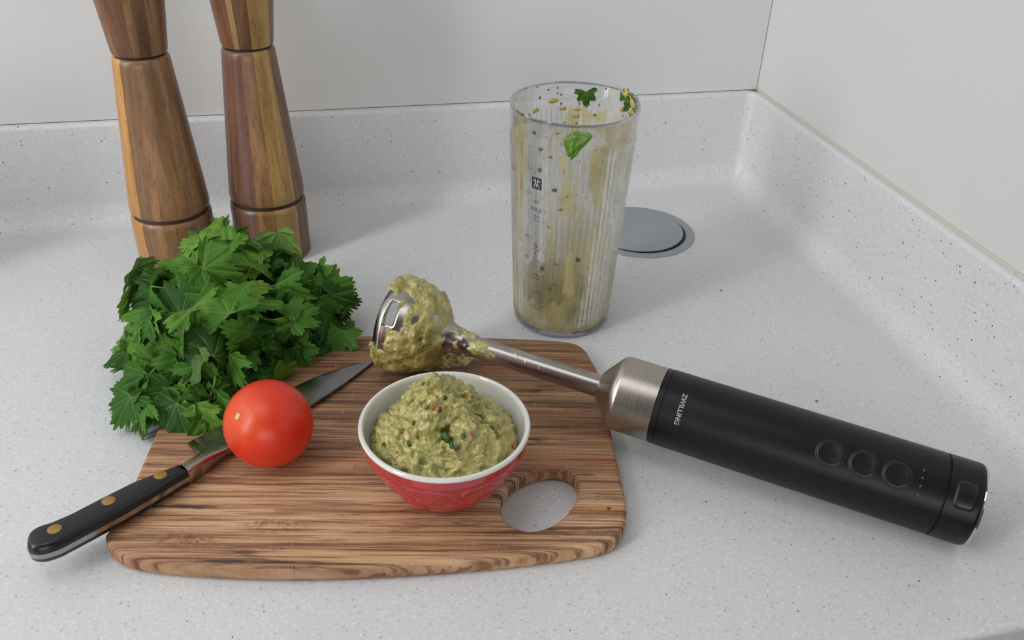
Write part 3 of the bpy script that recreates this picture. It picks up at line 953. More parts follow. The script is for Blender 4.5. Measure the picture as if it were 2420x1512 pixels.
def build_guac():
    cx, cy = 0.0584, 0.3862
    t = empty('guacamole', (cx, cy, 0.05))
    tag(t, 'heaped chunky green guacamole filling the red bowl', 'dip')
    pk = Vector((-0.0045, 0.0105))
    swirls = [(-0.012, -0.010, 0.010, 0.0042), (0.012, -0.016, 0.011, 0.0038), (0.022, 0.006, 0.009, 0.0036), (-0.018, 0.006, 0.010, 0.0030), (0.000, -0.026, 0.009, 0.0026),
              (-0.006, 0.004, 0.008, 0.0026), (0.028, -0.008, 0.007, 0.0030), (-0.026, -0.014, 0.008, 0.0022)]
    def Z(x, y):
        rho = sqrt(x * x + y * y) / 0.0425
        base = 0.0512 + 0.0178 * max(0.0, 1 - rho ** 2.3) ** 0.85
        d = (Vector((x, y)) - pk)
        base += 0.0105 * exp(-(d.length / 0.0135) ** 2)
        d2 = Vector((x - 0.006, y - 0.006)); base += 0.005 * exp(-(d2.length / 0.018) ** 2)
        dq = Vector((x + 0.002, y - 0.008)).length + 0.0035 * noise.noise(Vector((x * 110, y * 110, 3.0)))
        tq = max(0.0, min(1.0, (0.0235 - dq) / 0.0045))
        base += 0.0058 * tq * tq * (3 - 2 * tq) - 0.0020
        for (sx, sy, sr, sh) in swirls:
            q = Vector((x - sx, y - sy)).length / sr
            if q < 2.2:
                base += 1.5 * sh * exp(-q * q * 1.4) - sh * 0.8 * exp(-((q - 1.25) / 0.22) ** 2) * (0.6 + 0.6 * noise.noise(Vector((x * 60, y * 60, sr * 99))))
        base -= 0.0030 * max(0.0, rho - 0.92) / 0.1
        return base
    NR, NT = 104, 330
    v, f = [(0, 0, Z(0, 0) - 0.05)], []
    rmax = 0.0452
    for i in range(1, NR + 1):
        for k in range(NT):
            a = 2 * pi * k / NT
            wob = 1 + 0.018 * noise.noise(Vector((cos(a) * 3, sin(a) * 3, 2)))
            r = rmax * wob * (i / NR) ** 0.85
            x, y = r * cos(a), r * sin(a)
            v.append((x, y, Z(x, y) - 0.05))
    for k in range(NT):
        f.append((0, 1 + k, 1 + (k + 1) % NT))
    for i in range(NR - 1):
        for k in range(NT):
            k2 = (k + 1) % NT
            f.append((1 + i * NT + k, 1 + (i + 1) * NT + k, 1 + (i + 1) * NT + k2, 1 + i * NT + k2))
    # skirt down inside the bowl
    o0 = 1 + (NR - 1) * NT
    s = len(v)
    for k in range(NT):
        a = 2 * pi * k / NT
        v.append((0.024 * cos(a), 0.024 * sin(a), 0.026 - 0.05))
    for k in range(NT):
        k2 = (k + 1) % NT
        f.append((o0 + k, s + k, s + k2, o0 + k2))
    o = mesh('mash', v, f, MAT_GUAC, t, True)
    me = o.data
    nrm = [vv.normal.copy() for vv in me.vertices]
    for i, vv in enumerate(me.vertices):
        if i >= s: continue
        p = vv.co
        rr = sqrt(p.x ** 2 + p.y ** 2) / rmax
        k = 1.0 if rr < 0.9 else max(0.15, 1 - (rr - 0.9) * 7)
        lump = abs(noise.noise(p * 130)) * 0.0042 + noise.noise(p * 310 + Vector((5, 5, 5))) * 0.0013 + noise.noise(p * 700) * 0.0005
        cell = noise.voronoi(p * 190)[0][0]
        lump += max(0, 0.5 - cell) * 0.0036
        fold = noise.noise(Vector((p.x * 55, p.y * 80, p.z * 120)))
        lump += (1 - min(1, abs(fold) * 7)) * -0.0016
        q = p + nrm[i] * (lump * k - 0.0008)
        # keep it inside the bowl wall
        zb = q.z + 0.05 - BT
        lim = 0.0215 + 0.026 * (max(0.0, min(1.0, zb / 0.040)) ** 0.62) + 0.0016 * max(0.0, (zb - 0.036) / 0.012) - 0.0036
        gx, gy = q.x + cx - BOWL.x, q.y + cy - BOWL.y
        gr = sqrt(gx * gx + gy * gy)
        if gr > lim and zb < 0.050:
            gx, gy = gx * lim / gr, gy * lim / gr
            q.x, q.y = gx + BOWL.x - cx, gy + BOWL.y - cy
        vv.co = q
    me.update()
    def top(x, y, up=0.0005): return (x, y, Z(x, y) - 0.05 + up)
    rnd = random.Random(5)
    def px(x_, y_):      # local point under a pixel of the photo: march the ray
        d = ray(x_, y_).normalized(); tt = 0.35
        while tt < 0.7:
            p = CAM + d * tt
            if p.z < Z(p.x - cx, p.y - cy) + 0.0010: break
            tt += 0.0004
        return (p.x - cx, p.y - cy, p.z - 0.05)
    for i, (x_, y_, s_) in enumerate([(1062, 1038, .0042), (1048, 1030, .003), (1070, 1055, .0032), (966, 1050, .0024), (980, 998, .0024), (1096, 1028, .0020), (1052, 940, .0014), (1010, 962, .0014),
                                     (935, 1105, .0020), (975, 1128, .0018), (1000, 906, .0012), (1120, 1000, .0016), (992, 1090, .0016), (905, 1050, .0014), (1165, 1010, .0015), (1058, 980, .0013), (1145, 1075, .0014), (1210, 1000, .0012)]):
        bit(MAT_HERB, px(x_, y_), s_, 'herb_piece', t, 40 + i, 0.35, 0.9)
    for i, (x_, y_, s_, mt) in enumerate([(1155, 920, .0026, MAT_TBIT), (1024, 965, .0013, MAT_TBIT), (1040, 968, .0016, MAT_ONION), (940, 1068, .0016, MAT_TBIT), (1180, 1045, .0018, MAT_ONION), (1213, 1056, .0014, MAT_TBIT), (1080, 1062, .0018, MAT_ONION)]):
        bit(mt, px(x_, y_), s_, 'vegetable_piece', t, 80 + i, 0.5, 0.6)
build_guac()

# ------------------------------------------------------------------ hand blender
SB = Vector((0.1993, 0.4072, 0.0357)); EB = Vector((0.3530, 0.2973, 0.0246))
aX = (EB - SB).normalized()
aY = Vector((0, 0, 1)).cross(aX).normalized()
aZ = aX.cross(aY)
def build_blender():
    M = Matrix((aX, aY, aZ)).transposed().to_4x4()
    t = empty('hand_blender', SB)
    t.rotation_mode = 'QUATERNION'
    t.rotation_quaternion = M.to_quaternion()
    tag(t, 'black cordless stick blender with steel shaft lying with its messy head on the board', 'hand blender')
    Mx = Matrix.Rotation(radians(90), 4, 'Y')      # lathe z -> +x
    def L(name, prof, mat, seg=128, cap0=False, cap1=False, sharp=40, rfun=None, parent=t):
        return lathe(name, prof, mat, parent, seg, cap0, cap1, sharp, rfun, Mx)
    # wrap: x along the axis, arc position v (angle measured by theta from +Y towards +Z), height h
    def wrap(x, th, h, R=0.0246): return (x, (R + h) * cos(th), (R + h) * sin(th))
    R = 0.0246
    L('collar', [(0.0080, -0.0395), (0.0098, -0.0392), (0.0108, -0.0386), (0.0205, -0.0305), (0.0228, -0.0285), (0.0240, -0.0265), (0.0243, -0.0240), (0.0243, -0.0004), (0.0238, 0.0)], MAT_COLLAR, 160, True, False)
    L('joint_ring', [(0.0240, -0.0001), (0.0244, 0.0002), (0.0244, 0.0034), (0.0239, 0.0036), (0.0239, 0.0041), (0.0246, 0.0043)], MAT_BLACK, 160)
    def brad(r, z, a):
        # small step in the underside of the grip near its far end
        th = atan2(sin(a), -0.0 + cos(a))
        x = z
        if x > 0.150:
            # lathe angle a: after rotation about y, +x -> -z, so a = 180deg is up
            down = max(0.0, cos(a - 0.75))
            r -= 0.0009 * min(1, (x - 0.150) / 0.003) * (1 if down > 0.75 else down / 0.75)
        return r
    body = [(0.0246, 0.0043)] + [(R, 0.0043 + (0.1668 - 0.0043) * k / 60) for k in range(1, 61)] + [(0.0242, 0.1671)]
    L('grip', body, MAT_BLACK, 160, rfun=brad)
    L('seam', [(0.0238, 0.1669), (0.0238, 0.1681)], MAT_GROOVE, 96)
    L('end_cap', [(0.0241, 0.1678), (0.0246, 0.1681), (0.0246, 0.1840), (0.0244, 0.1856), (0.0238, 0.1868), (0.0232, 0.1872)], MAT_BLACK, 160)
    L('chrome_rim', [(0.0239, 0.1866), (0.0241, 0.1872), (0.0238, 0.1879), (0.0230, 0.1882), (0.0222, 0.1878)], MAT_CHROME, 160)
    L('end_disc', [(0.0224, 0.1876), (0.0200, 0.1880), (0.001, 0.1881)], MAT_BLACK2, 96, False, True)
    shaft = [(0.0074, -0.1300), (0.00735, -0.1250), (0.0073, -0.10), (0.0073, -0.0385)]
    L('shaft', shaft, MAT_STEEL, 96)
    # ---- head: bell with four windows
    prof = [(0.0075, -0.1280), (0.0088, -0.1370), (0.0104, -0.1450), (0.0130, -0.1510), (0.0180, -0.1545), (0.0230, -0.1590), (0.0266, -0.1645), (0.0289, -0.1710), (0.0299, -0.1760), (0.0302, -0.1780), (0.0304, -0.1842), (0.0305, -0.1860), (0.0306, -0.1900)]
    SEG = 144
    v, f = [], []
    for (r, x) in prof:
        for k in range(SEG):
            th = 2 * pi * k / SEG
            v.append((x, r * cos(th), r * sin(th)))
    def inwin(i, k):
        th = (360 * (k + 0.5) / SEG)
        d = min(abs((th - c + 180) % 360 - 180) for c in (134, 224, 314, 44))
        return i == 9 and d < 17
    for i in range(len(prof) - 1):
        for k in range(SEG):
            if inwin(i, k): continue
            k2 = (k + 1) % SEG
            f.append((i * SEG + k, (i + 1) * SEG + k, (i + 1) * SEG + k2, i * SEG + k2))
    o = mesh('blending_head', v, f, MAT_STEEL, t, True, 60)
    so = o.modifiers.new('thickness', 'SOLIDIFY'); so.thickness = 0.0012; so.offset = -1
    # blade inside the bell
    vb, fb = [], []
    for a in (0.5, 0.5 + pi):
        dy, dz = cos(a), sin(a)
        q = len(vb)
        for (rr, w) in ((0.002, 0.003), (0.016, 0.0035), (0.022, 0.001)):
            for sgn in (-1, 1):
                for xx in (-0.1775 - rr * 0.15, -0.1787 - rr * 0.15):
                    vb.append((xx, rr * dy - sgn * w * dz, rr * dz + sgn * w * dy))
        for s_ in (0, 4):
            b0 = q + s_
            fb += [(b0, b0 + 2, b0 + 6, b0 + 4), (b0 + 1, b0 + 5, b0 + 7, b0 + 3), (b0, b0 + 4, b0 + 5, b0 + 1), (b0 + 2, b0 + 3, b0 + 7, b0 + 6)]
    mesh('cutting_blade', vb, fb, MAT_BLADE, t, False)
    # ---- smeared dip on the head: a shell that dips below the steel where it is bare
    NX, NT = 120, 300
    v, f, ok = [], [], []
    xs = [p[1] for p in prof][::-1]; rs = [p[0] for p in prof][::-1]
    for i in range(NX + 1):
        x = -0.1925 + 0.0635 * i / NX
        r0 = float(np.interp(x, xs, rs))
        for k in range(NT):
            th = 2 * pi * k / NT
            thd = 360 * k / NT
            p = Vector((x, r0 * cos(th), r0 * sin(th)))
            h = 0.0006 + 0.0028 * noise.noise(p * 75 + Vector((2, 7, 1))) + 0.0024 * noise.noise(p * 170) + 0.0007 * noise.noise(p * 480)
            # dome thickly covered, front face of the skirt thin near the upper left
            dome = exp(-((x + 0.162) / 0.010) ** 2)
            h += 0.0012 * dome
            d134 = abs((thd - 138 + 180) % 360 - 180)
            if x < -0.172: h -= 0.0026 * exp(-(d134 / 24) ** 2)
            if x < -0.181: h -= 0.0046 * exp(-(abs((thd - 150 + 180) % 360 - 180) / 30) ** 2)
            # heavy below (towards the board) and on the top
            low = exp(-(abs((thd - 235 + 180) % 360 - 180) / 38) ** 2)
            h += 0.0046 * low * (0.6 + 0.4 * noise.noise(p * 60))
            topk = exp(-(abs((thd - 70 + 180) % 360 - 180) / 30) ** 2)
            h += 0.0022 * topk
            if x > -0.152: h += (-0.0004 + 0.0020 * noise.noise(p * 210 + Vector((4, 4, 4))) - h) * min(1, (x + 0.152) / 0.004)
            if x < -0.190: h -= 0.001
            ok.append(h > -0.0006)
            r = r0 + h
            v.append((x, r * cos(th), r * sin(th)))
    for i in range(NX):
        for k in range(NT):
            k2 = (k + 1) % NT
            q = (i * NT + k, i * NT + k2, (i + 1) * NT + k2, (i + 1) * NT + k)
            xm = -0.1925 + 0.0635 * (i + 0.5) / NX
            thd = 360 * (k + 0.5) / NT
            w = abs((thd - 134 + 180) % 360 - 180) + 1.2 * noise.noise(Vector((xm * 900, thd * 0.2, 1)))
            if w < 15.5 and -0.1838 + 0.0012 * noise.noise(Vector((thd * 0.13, 5, 5))) < xm < -0.1784 + 0.0012 * noise.noise(Vector((thd * 0.11, 1, 5))): continue
            if not any(ok[j] for j in q): continue
            f.append(q)
    mesh('smeared_dip', v, f, MAT_GUAC, t, True)
    # splashes on the shaft
    def patch(name, xc, thc, lx, lt, hh, mat, seed):
        n = 26
        v, f = [], []
        for i in range(n + 1):
            for k in range(n + 1):
                u, w = i / n * 2 - 1, k / n * 2 - 1
                x = xc + u * lx; th = thc + w * lt
                e = 1 - sqrt(u * u + w * w) + 0.75 * noise.noise(Vector((u * 1.8 + seed, w * 1.8, seed)))
                h = -0.0004 + hh * max(-0.3, min(1, e * 1.8)) + 0.0004 * noise.noise(Vector((x * 600, th * 6, seed)))
                v.append(wrap(x, th, h, 0.0074))
        for i in range(n):
            for k in range(n):
                a = i * (n + 1) + k
                f.append((a, a + n + 1, a + n + 2, a + 1))
        mesh(name, v, f, mat, t, True)
    patch('dip_splash', -0.124, radians(150), 0.011, 0.85, 0.0012, MAT_GUAC, 3.1)
    patch('dip_splash', -0.137, radians(120), 0.010, 1.3, 0.0008, MAT_GUAC, 9.4)
    patch('dip_splash', -0.113, radians(155), 0.003, 0.25, 0.0007, MAT_GUAC, 5.7)
    wd = Mat('water_drop', base=(1, 1, 1, 1), rough=0.0, IOR=1.33, Transmission_Weight=1.0).m
    for i, (x_, a_) in enumerate(((-0.0965, 128), (-0.0985, 112), (-0.0905, 138), (-0.0930, 118), (-0.080, 145))):
        patch('water_droplet', x_, radians(a_), 0.0011, 0.15, 0.0006, wd, 20 + i)
    # ---- buttons
    def disc_wrap(name, xc, thc, prof2, mat, parent, seg=48, sq=None):
        v, f = [], []
        for (rr, h) in prof2:
            for k in range(seg):
                a = 2 * pi * k / seg
                if sq:
                    e = 0.42
                    cu = (abs(cos(a)) ** e) * (1 if cos(a) > 0 else -1) * sq[0] * rr
                    cv = (abs(sin(a)) ** e) * (1 if sin(a) > 0 else -1) * sq[1] * rr
                else:
                    cu, cv = rr * cos(a), rr * sin(a)
                v.append(wrap(xc + cu, thc + cv / R, h))
        n = len(prof2)
        for i in range(n - 1):
            for k in range(seg):
                k2 = (k + 1) % seg
                f.append((i * seg + k, i * seg + k2, (i + 1) * seg + k2, (i + 1) * seg + k))
        f.append(tuple(range((n - 1) * seg, n * seg)))
        bm = bmesh.new()
        vs = [bm.verts.new(p) for p in v]
        for q in f: bm.faces.new([vs[j] for j in q])
        bmesh.ops.recalc_face_normals(bm, faces=bm.faces)
        me = bpy.data.meshes.new(name); bm.to_mesh(me); bm.free()
        me.polygons.foreach_set('use_smooth', [True] * len(me.polygons))
        me.materials.append(mat)
        o = bpy.data.objects.new(name, me); COL.objects.link(o); o.parent = parent
        return o
    for i, (xc, td) in enumerate(((0.1036, 134.4), (0.1223, 134.8), (0.1408, 134.6))):
        th = radians(td)
        ring = disc_wrap('button', xc, th, [(0.0083, 0.0000), (0.0081, 0.00012), (0.0077, 0.00012), (0.0075, 0.0004), (0.0071, 0.00075), (0.0060, 0.00062), (0.0045, 0.00038), (0.0025, 0.00022), (0.0010, 0.00018)], MAT_BLACK2, t)
        disc_wrap('button_groove', xc, th, [(0.0084, 0.00005), (0.0080, 0.0002), (0.0075, 0.0002)], MAT_GROOVE, ring)
        parts = []
        W = lambda du, dv, h=0.00045: Vector(wrap(xc + du, th + dv / R, h))
        if i == 0:
            parts.append(tube_data([W(0.0028 + 0.0014 * cos(a), 0.0014 * sin(a)) for a in [k * 0.45 - 2.2 for k in range(11)]], 0.00016, 5))
        elif i == 1:
            for dv in (-0.0014, 0, 0.0014):
                parts.append(tube_data([W(0.0005 + 0.0007 * k, dv) for k in range(6)], 0.00016, 5))
        else:
            parts.append(tube_data([W(0.0022, 0), W(0.0028, 0.0002), W(0.0034, 0)], 0.0002, 5))
        v, f = join(parts)
        mesh('button_mark', v, f, MAT_BLACK, ring, True)
    ledm = Mat('indicator_lens', base=lin(70, 70, 72), rough=0.15).m
    for k, td in enumerate((117.5, 128.4, 139.7, 151.0)):
        disc_wrap('indicator_light', 0.1538, radians(td), [(0.00075, 0.0), (0.0007, 0.00018), (0.0004, 0.0003), (0.0001, 0.00034)], ledm, t, 16)
    rb = disc_wrap('release_button', 0.1773, radians(133.5), [(1.06, 0.0), (1.04, 0.00018), (0.97, 0.00018), (0.93, 0.0007), (0.85, 0.00085), (0.4, 0.00075), (0.05, 0.0007)], MAT_BLACK2, t, 64, (0.0053, 0.0078))
    # ---- lettering on the grip
    tv, tf = text_data('ZWILLING', width=0.0200, height=0.0030, thick=0.022)
    # letters read along increasing angle; tops point to +x
    vv = [wrap(0.0155 + p.y, radians(138.0) + p.x / R, 0.00012) for p in tv]
    mesh('lettering', vv, tf, MAT_LETTER, t, False)
build_blender()

# dip fallen from the head on to the board
def build_drip():
    c = onz(1035, 838, BT)
    n, m_ = 60, 60
    v, f = [], []
    for i in range(n + 1):
        for k in range(m_ + 1):
            u, w = i / n * 2 - 1, k / m_ * 2 - 1
            x, y = u * 0.030, w * 0.016
            p = Vector((x, y, 0))
            e = 1 - (u * u + w * w) ** 0.6 + 0.5 * noise.noise(p * 70 + Vector((1, 2, 3)))
            h = 0.006 * max(-0.25, min(1.0, e)) + (0.0022 * noise.noise(p * 260) + 0.001 * noise.noise(p * 600)) * max(0, min(1, e * 3))
            v.append((x, y, h - 0.0006))
    for i in range(n):
        for k in range(m_):
            a = i * (m_ + 1) + k
            f.append((a, a + m_ + 1, a + m_ + 2, a + 1))
    o = mesh('dip_blob', v, f, MAT_GUAC, None, True)
    o.location = c
    o.rotation_euler = (0, 0, radians(-20))
    tag(o, 'smear of green dip on the board under the blender head', 'food scrap')
build_drip()

# ------------------------------------------------------------------ jug
JC = Vector((0.1840, 0.5780, 0.0003))
JH = 0.1752
def jr(z): return 0.0375 + (0.0465 - 0.0375) * (z / JH)
def jshape(r, z, a):
    k = min(1.0, z / JH)
    return r * (1 + 0.065 * k * exp(-(((a - radians(24) + pi) % (2 * pi) - pi) / 0.42) ** 2) + 0.015 * k * cos(2 * (a - radians(80))))
def build_jug():
    t = tag(empty('measuring_jug', JC), 'tall clear ribbed plastic beaker smeared inside with green dip', 'jug')
    clear_zones = [(radians(-141.5), 0.25), (radians(40), 0.42)]
    NRIB = 64
    SEG = NRIB * 10
    def out(r, z, a):
        rr = jshape(r, z, a)
        d = min(abs((a - c + pi) % (2 * pi) - pi) - w for c, w in clear_zones)
        if d > 0 and 0.006 < z < 0.156:
            u = (a / (2 * pi) * NRIB) % 1.0
            e = min(1, (z - 0.006) / 0.002, (0.156 - z) / 0.0015)
            rr += 0.0015 * e * (abs(sin(pi * u)) - 0.6)
        return rr
    zs = [0.0, 0.0005, 0.0016, 0.003, 0.006, 0.0075, 0.0082, 0.03, 0.06, 0.09, 0.12, 0.148, 0.1545, 0.156, 0.1575, 0.168, 0.1735, 0.1748, JH]
    prof = []
    for z in zs:
        r = jr(z)
        if z < 0.003: r -= 0.0022 * (1 - z / 0.003) ** 2
        if z > 0.1745: r -= 0.0004
        prof.append((r, z))
    v, f = lathe_data(prof, SEG, True, False, out)
    # inner wall
    inner = [(jr(JH) - 0.0014, JH), (jr(JH) - 0.0019, 0.1746)] + [(jr(z) - 0.0021, z) for z in (0.16, 0.12, 0.08, 0.04, 0.010)] + [(jr(0) - 0.003, 0.0035), (jr(0) - 0.006, 0.0026), (0.001, 0.0024)]
    v2, f2 = lathe_data(inner, SEG, False, True, jshape)
    o = len(v)
    n1 = len(prof)
    v += v2
    f += [tuple(i + o for i in q) for q in f2]
    for k in range(SEG):
        k2 = (k + 1) % SEG
        f.append(((n1 - 1) * SEG + k, (n1 - 1) * SEG + k2, o + k2, o + k))
    mesh('beaker_wall', v, f, MAT_CLEAR, t, True, 60)
    # darker ground rim ring and bluish foot ring
    rimm = clear_plastic('rim_plastic', (0.62, 0.60, 0.68, 1), 0.6)
    lathe('rim', [(jr(JH) - 0.0021, JH - 0.0006), (jr(JH) - 0.0020, JH + 0.0004), (jr(JH) - 0.0012, JH + 0.0009), (jr(JH) - 0.0003, JH + 0.0007), (jr(JH) + 0.0002, JH - 0.0002), (jr(JH), JH - 0.0012)], rimm, t, 160, False, False, rfun=jshape)
    foot = clear_plastic('foot_plastic', (0.74, 0.74, 0.95, 1), 0.6)
    lathe('foot_ring', [(0.0340, 0.0002), (0.0357, 0.0006), (0.0371, 0.0018), (0.0377, 0.0032)], foot, t, 120, False, False)
    # smears on the inside wall
    prof = [(jr(z) - 0.0024, z) for z in [0.0045 + (0.1745 - 0.0045) * k / 40 for k in range(41)]]
    lathe('smears', prof, MAT_RESIDUE, t, 160, False, False, rfun=jshape)
    v, f = [], []
    prof = [(0.0346, 0.0052), (0.026, 0.0040), (0.016, 0.0042), (0.001, 0.0040)]
    v, f = lathe_data(prof, 96, False, True)
    v = [(x, y, z + 0.0010 * noise.noise(Vector((x * 160, y * 160, 1)))) for x, y, z in v]
    mesh('dip_at_bottom', v, f, MAT_GUAC, t, True)
    # points on the wall under a pixel; near=True the wall facing the camera, else the far wall seen through the mouth
    def wallpt(px_, py_, near, dr):
        d = ray(px_, py_).normalized()
        o_ = CAM - JC
        last = None; tt = 0.35; prev = None; hits = []
        while tt < 0.95:
            p = o_ + d * tt
            a = atan2(p.y, p.x)
            s = sqrt(p.x ** 2 + p.y ** 2) - (jshape(jr(max(0, p.z)), max(0, p.z), a) + dr)
            if prev is not None and s * prev < 0: hits.append(p.copy())
            prev = s; tt += 0.0005
        if not hits: return None
        return hits[0] if near else hits[-1]
    # ---- printed marks on the outside
    def put(verts, a0, z0, h=0.00015):
        out_ = []
        for p in verts:
            z = z0 + p.y
            R_ = jshape(jr(z), z, a0)
            a = a0 + p.x / R_
            R_ = jshape(jr(z), z, a) + h
            out_.append((R_ * cos(a), R_ * sin(a), z))
        return out_
    def za(px_, py_):
        p = wallpt(px_, py_, True, 0.0)
        return atan2(p.y, p.x), p.z
    a0, zL = za(1269, 433)
    def quad(w, h, cx=0, cy=0, n=6):
        v = []
        for i in range(n + 1):
            u = cx - w / 2 + w * i / n
            v += [Vector((u, cy - h / 2, 0)), Vector((u, cy + h / 2, 0))]
        return v, [(2 * i, 2 * i + 2, 2 * i + 3, 2 * i + 1) for i in range(n)]
    qv, qf = quad(0.0082, 0.0088)
    lg = mesh('emblem', put(qv, a0, zL), qf, MAT_NAVY, t, False)
    # two figures side by side in white strokes
    parts = []
    def stroke(pts, w=0.00042):
        v, f = [], []
        P = [Vector((x * 0.0082, y * 0.0088, 0)) for x, y in pts]
        for i in range(len(P) - 1):
            d = (P[i + 1] - P[i]).normalized(); n_ = Vector((-d.y, d.x, 0)) * w / 2
            q = len(v)
            v += [P[i] - n_, P[i + 1] - n_, P[i + 1] + n_, P[i] + n_]
            f.append((q, q + 1, q + 2, q + 3))
        parts.append((v, f))
    for sx in (-1, 1):
        X = lambda x: sx * x
        parts.append(([Vector(((X(0.14) + 0.055 * cos(a)) * 0.0082, (0.34 + 0.06 * sin(a)) * 0.0088, 0)) for a in [k * pi / 5 for k in range(10)]], [tuple(range(10))]))
        stroke([(X(0.14), 0.30), (X(0.13), 0.12), (X(0.07), -0.04)])
        stroke([(X(0.14), 0.22), (X(0.30), 0.14), (X(0.34), 0.32)])
        stroke([(X(0.14), 0.22), (X(0.02), 0.10)])
        stroke([(X(0.08), 0.0), (X(0.24), -0.14), (X(0.26), -0.34), (X(0.34), -0.36)])
        stroke([(X(0.08), 0.0), (X(0.03), -0.16), (X(0.06), -0.34)])
    ev, ef = join(parts)
    mesh('emblem_figures', put(ev, a0, zL, 0.0003), ef, MAT_WHITEPRINT, lg, False)
    for s, px_, py_, w, h in (('oz', 1268, 477, 0.0040, 0.0021), ('MAX', 1268, 495.5, 0.0096, 0.0034), ('20', 1268, 512, 0.0042, 0.0031), ('15', 1266, 580, 0.0038, 0.0031), ('10', 1265, 648, 0.0038, 0.0031), ('5', 1264, 721, 0.0017, 0.0029)):
        tv, tf = text_data(s, width=w, height=h, thick=0.0, spacing=1.08)
        a_, z_ = za(px_, py_)
        mesh('scale_figure', put(tv, a_, z_), tf, MAT_NAVY, t, False)
    for px_, py_ in ((1268, 521), (1266, 590), (1265, 657), (1264, 728)):
        qv, qf = quad(0.0076, 0.00042)
        a_, z_ = za(px_, py_)
        mesh('scale_line', put(qv, a_, z_), qf, MAT_NAVY, t, False)
    # ---- pieces stuck to the wall
    def stuck(name, px_, py_, s, mat, seed, near=True, flat=0.22):
        if mat is MAT_PALE: s *= 1.35; flat = 0.14
        p = wallpt(px_, py_, near, -0.0028)
        if p is None: return
        o_ = bit(mat, p, s, name, t, seed, flat, 0.8)
        n_ = Vector((p.x, p.y, 0)).normalized()
        o_.rotation_mode = 'QUATERNION'
        o_.rotation_quaternion = n_.to_track_quat('Z', 'Y')
        return o_
    # bright green lump
    parts = []
    bm = bmesh.new()
    bmesh.ops.create_icosphere(bm, subdivisions=4, radius=1.0)
    for q in bm.verts:
        d = q.co.copy()
        y_ = d.y
        wx = 0.0056 + 0.0040 * max(-1, y_)            # wider at the top
        q.co = Vector((d.x * wx + 0.0022 * max(0, y_), y_ * 0.0098, d.z * 0.0024)) + d * 0.0016 * noise.noise(d * 2.2 + Vector((3, 1, 4))) + d * 0.0009 * noise.noise(d * 6) + Vector((0.0050, 0.0012, 0.0)) * exp(-((d - Vector((0.75, 0.65, 0.0))).length / 0.55) ** 2)
    me = bpy.data.meshes.new('avocado_lump'); bm.to_mesh(me); bm.free()
    me.polygons.foreach_set('use_smooth', [True] * len(me.polygons)); me.materials.append(MAT_HERB2)
    o_ = bpy.data.objects.new('avocado_lump', me); COL.objects.link(o_); o_.parent = t
    p = wallpt(1354, 345, True, -0.0028); o_.location = p
    n_ = Vector((p.x, p.y, 0)).normalized()
    bx = Vector((0, 0, 1)).cross(n_).normalized()
    o_.matrix_basis = Matrix.Translation(p) @ Matrix((bx, Vector((0, 0, 1)), n_)).transposed().to_4x4()
    tag(o_, 'bright green lump of avocado')
    specs = [(1308, 238, .0036, MAT_PALE, 0), (1330, 256, .0024, MAT_PALE, 0), (1365, 258, .0022, MAT_PALE, 0), (1406, 272, .0016, MAT_HERB, 0), (1360, 275, .0022, MAT_PALE, 0),
             (1296, 212, .0012, MAT_HERB, 0), (1276, 231, .0013, MAT_HERB, 0), (1362, 291, .0012, MAT_HERB, 0), (1478, 222, .0036, MAT_PALE, 0), (1486, 232, .0040, MAT_PALE, 0), (1494, 246, .0044, MAT_PALE, 0), (1490, 262, .0036, MAT_PALE, 0),
             (1476, 214, .0026, MAT_HERB, 0), (1500, 262, .0020, MAT_HERB, 0), (1470, 258, .0022, MAT_PALE, 0), (1266, 262, .0028, MAT_PALE, 0), (1250, 272, .0020, MAT_PALE, 0),
             (1234, 294, .0016, MAT_ONION, 1), (1226, 320, .0020, MAT_ONION, 1), (1238, 323, .0014, MAT_ONION, 1), (1240, 350, .0014, MAT_TBIT, 1), (1264, 313, .0018, MAT_HERB, 1), (1318, 316, .0016, MAT_HERB, 1),
             (1278, 352, .0022, MAT_HERB, 1), (1302, 371, .0014, MAT_HERB, 1), (1277, 402, .0020, MAT_HERB, 1), (1311, 449, .0024, MAT_HERB, 1), (1326, 495, .0020, MAT_ONION, 1), (1425, 353, .0020, MAT_HERB, 1), (1440, 354, .0012, MAT_HERB, 1),
             (1235, 564, .0016, MAT_ONION, 1), (1247, 603, .0022, MAT_TBIT, 1), (1282, 633, .0026, MAT_HERB, 1), (1366, 613, .0026, MAT_ONION, 1), (1370, 650, .0022, MAT_TBIT, 1), (1413, 531, .0016, MAT_ONION, 1), (1258, 703, .0030, MAT_ONION, 1),
             (1270, 722, .0020, MAT_HERB, 1), (1268, 690, .0018, MAT_HERB, 1), (1280, 772, .0032, MAT_HERB, 1), (1270, 783, .0022, MAT_HERB, 1), (1325, 779, .0018, MAT_HERB, 1), (1355, 784, .0022, MAT_HERB, 1), (1389, 781, .0014, MAT_TBIT, 1),
             (1222, 750, .0012, MAT_HERB, 1), (1405, 660, .0016, MAT_TBIT, 1), (1431, 460, .0016, MAT_HERB, 1), (1437, 470, .0012, MAT_HERB, 1), (1430, 558, .0014, MAT_HERB, 1), (1220, 395, .0030, MAT_HERB, 1), (1228, 410, .0022, MAT_HERB, 1)]
    for i, (x_, y_, s_, mt, nr) in enumerate(specs):
        stuck('food_piece', x_, y_, s_ * 0.8, mt, 200 + i, bool(nr))
    return t, wallpt
jug, wallpt = build_jug()

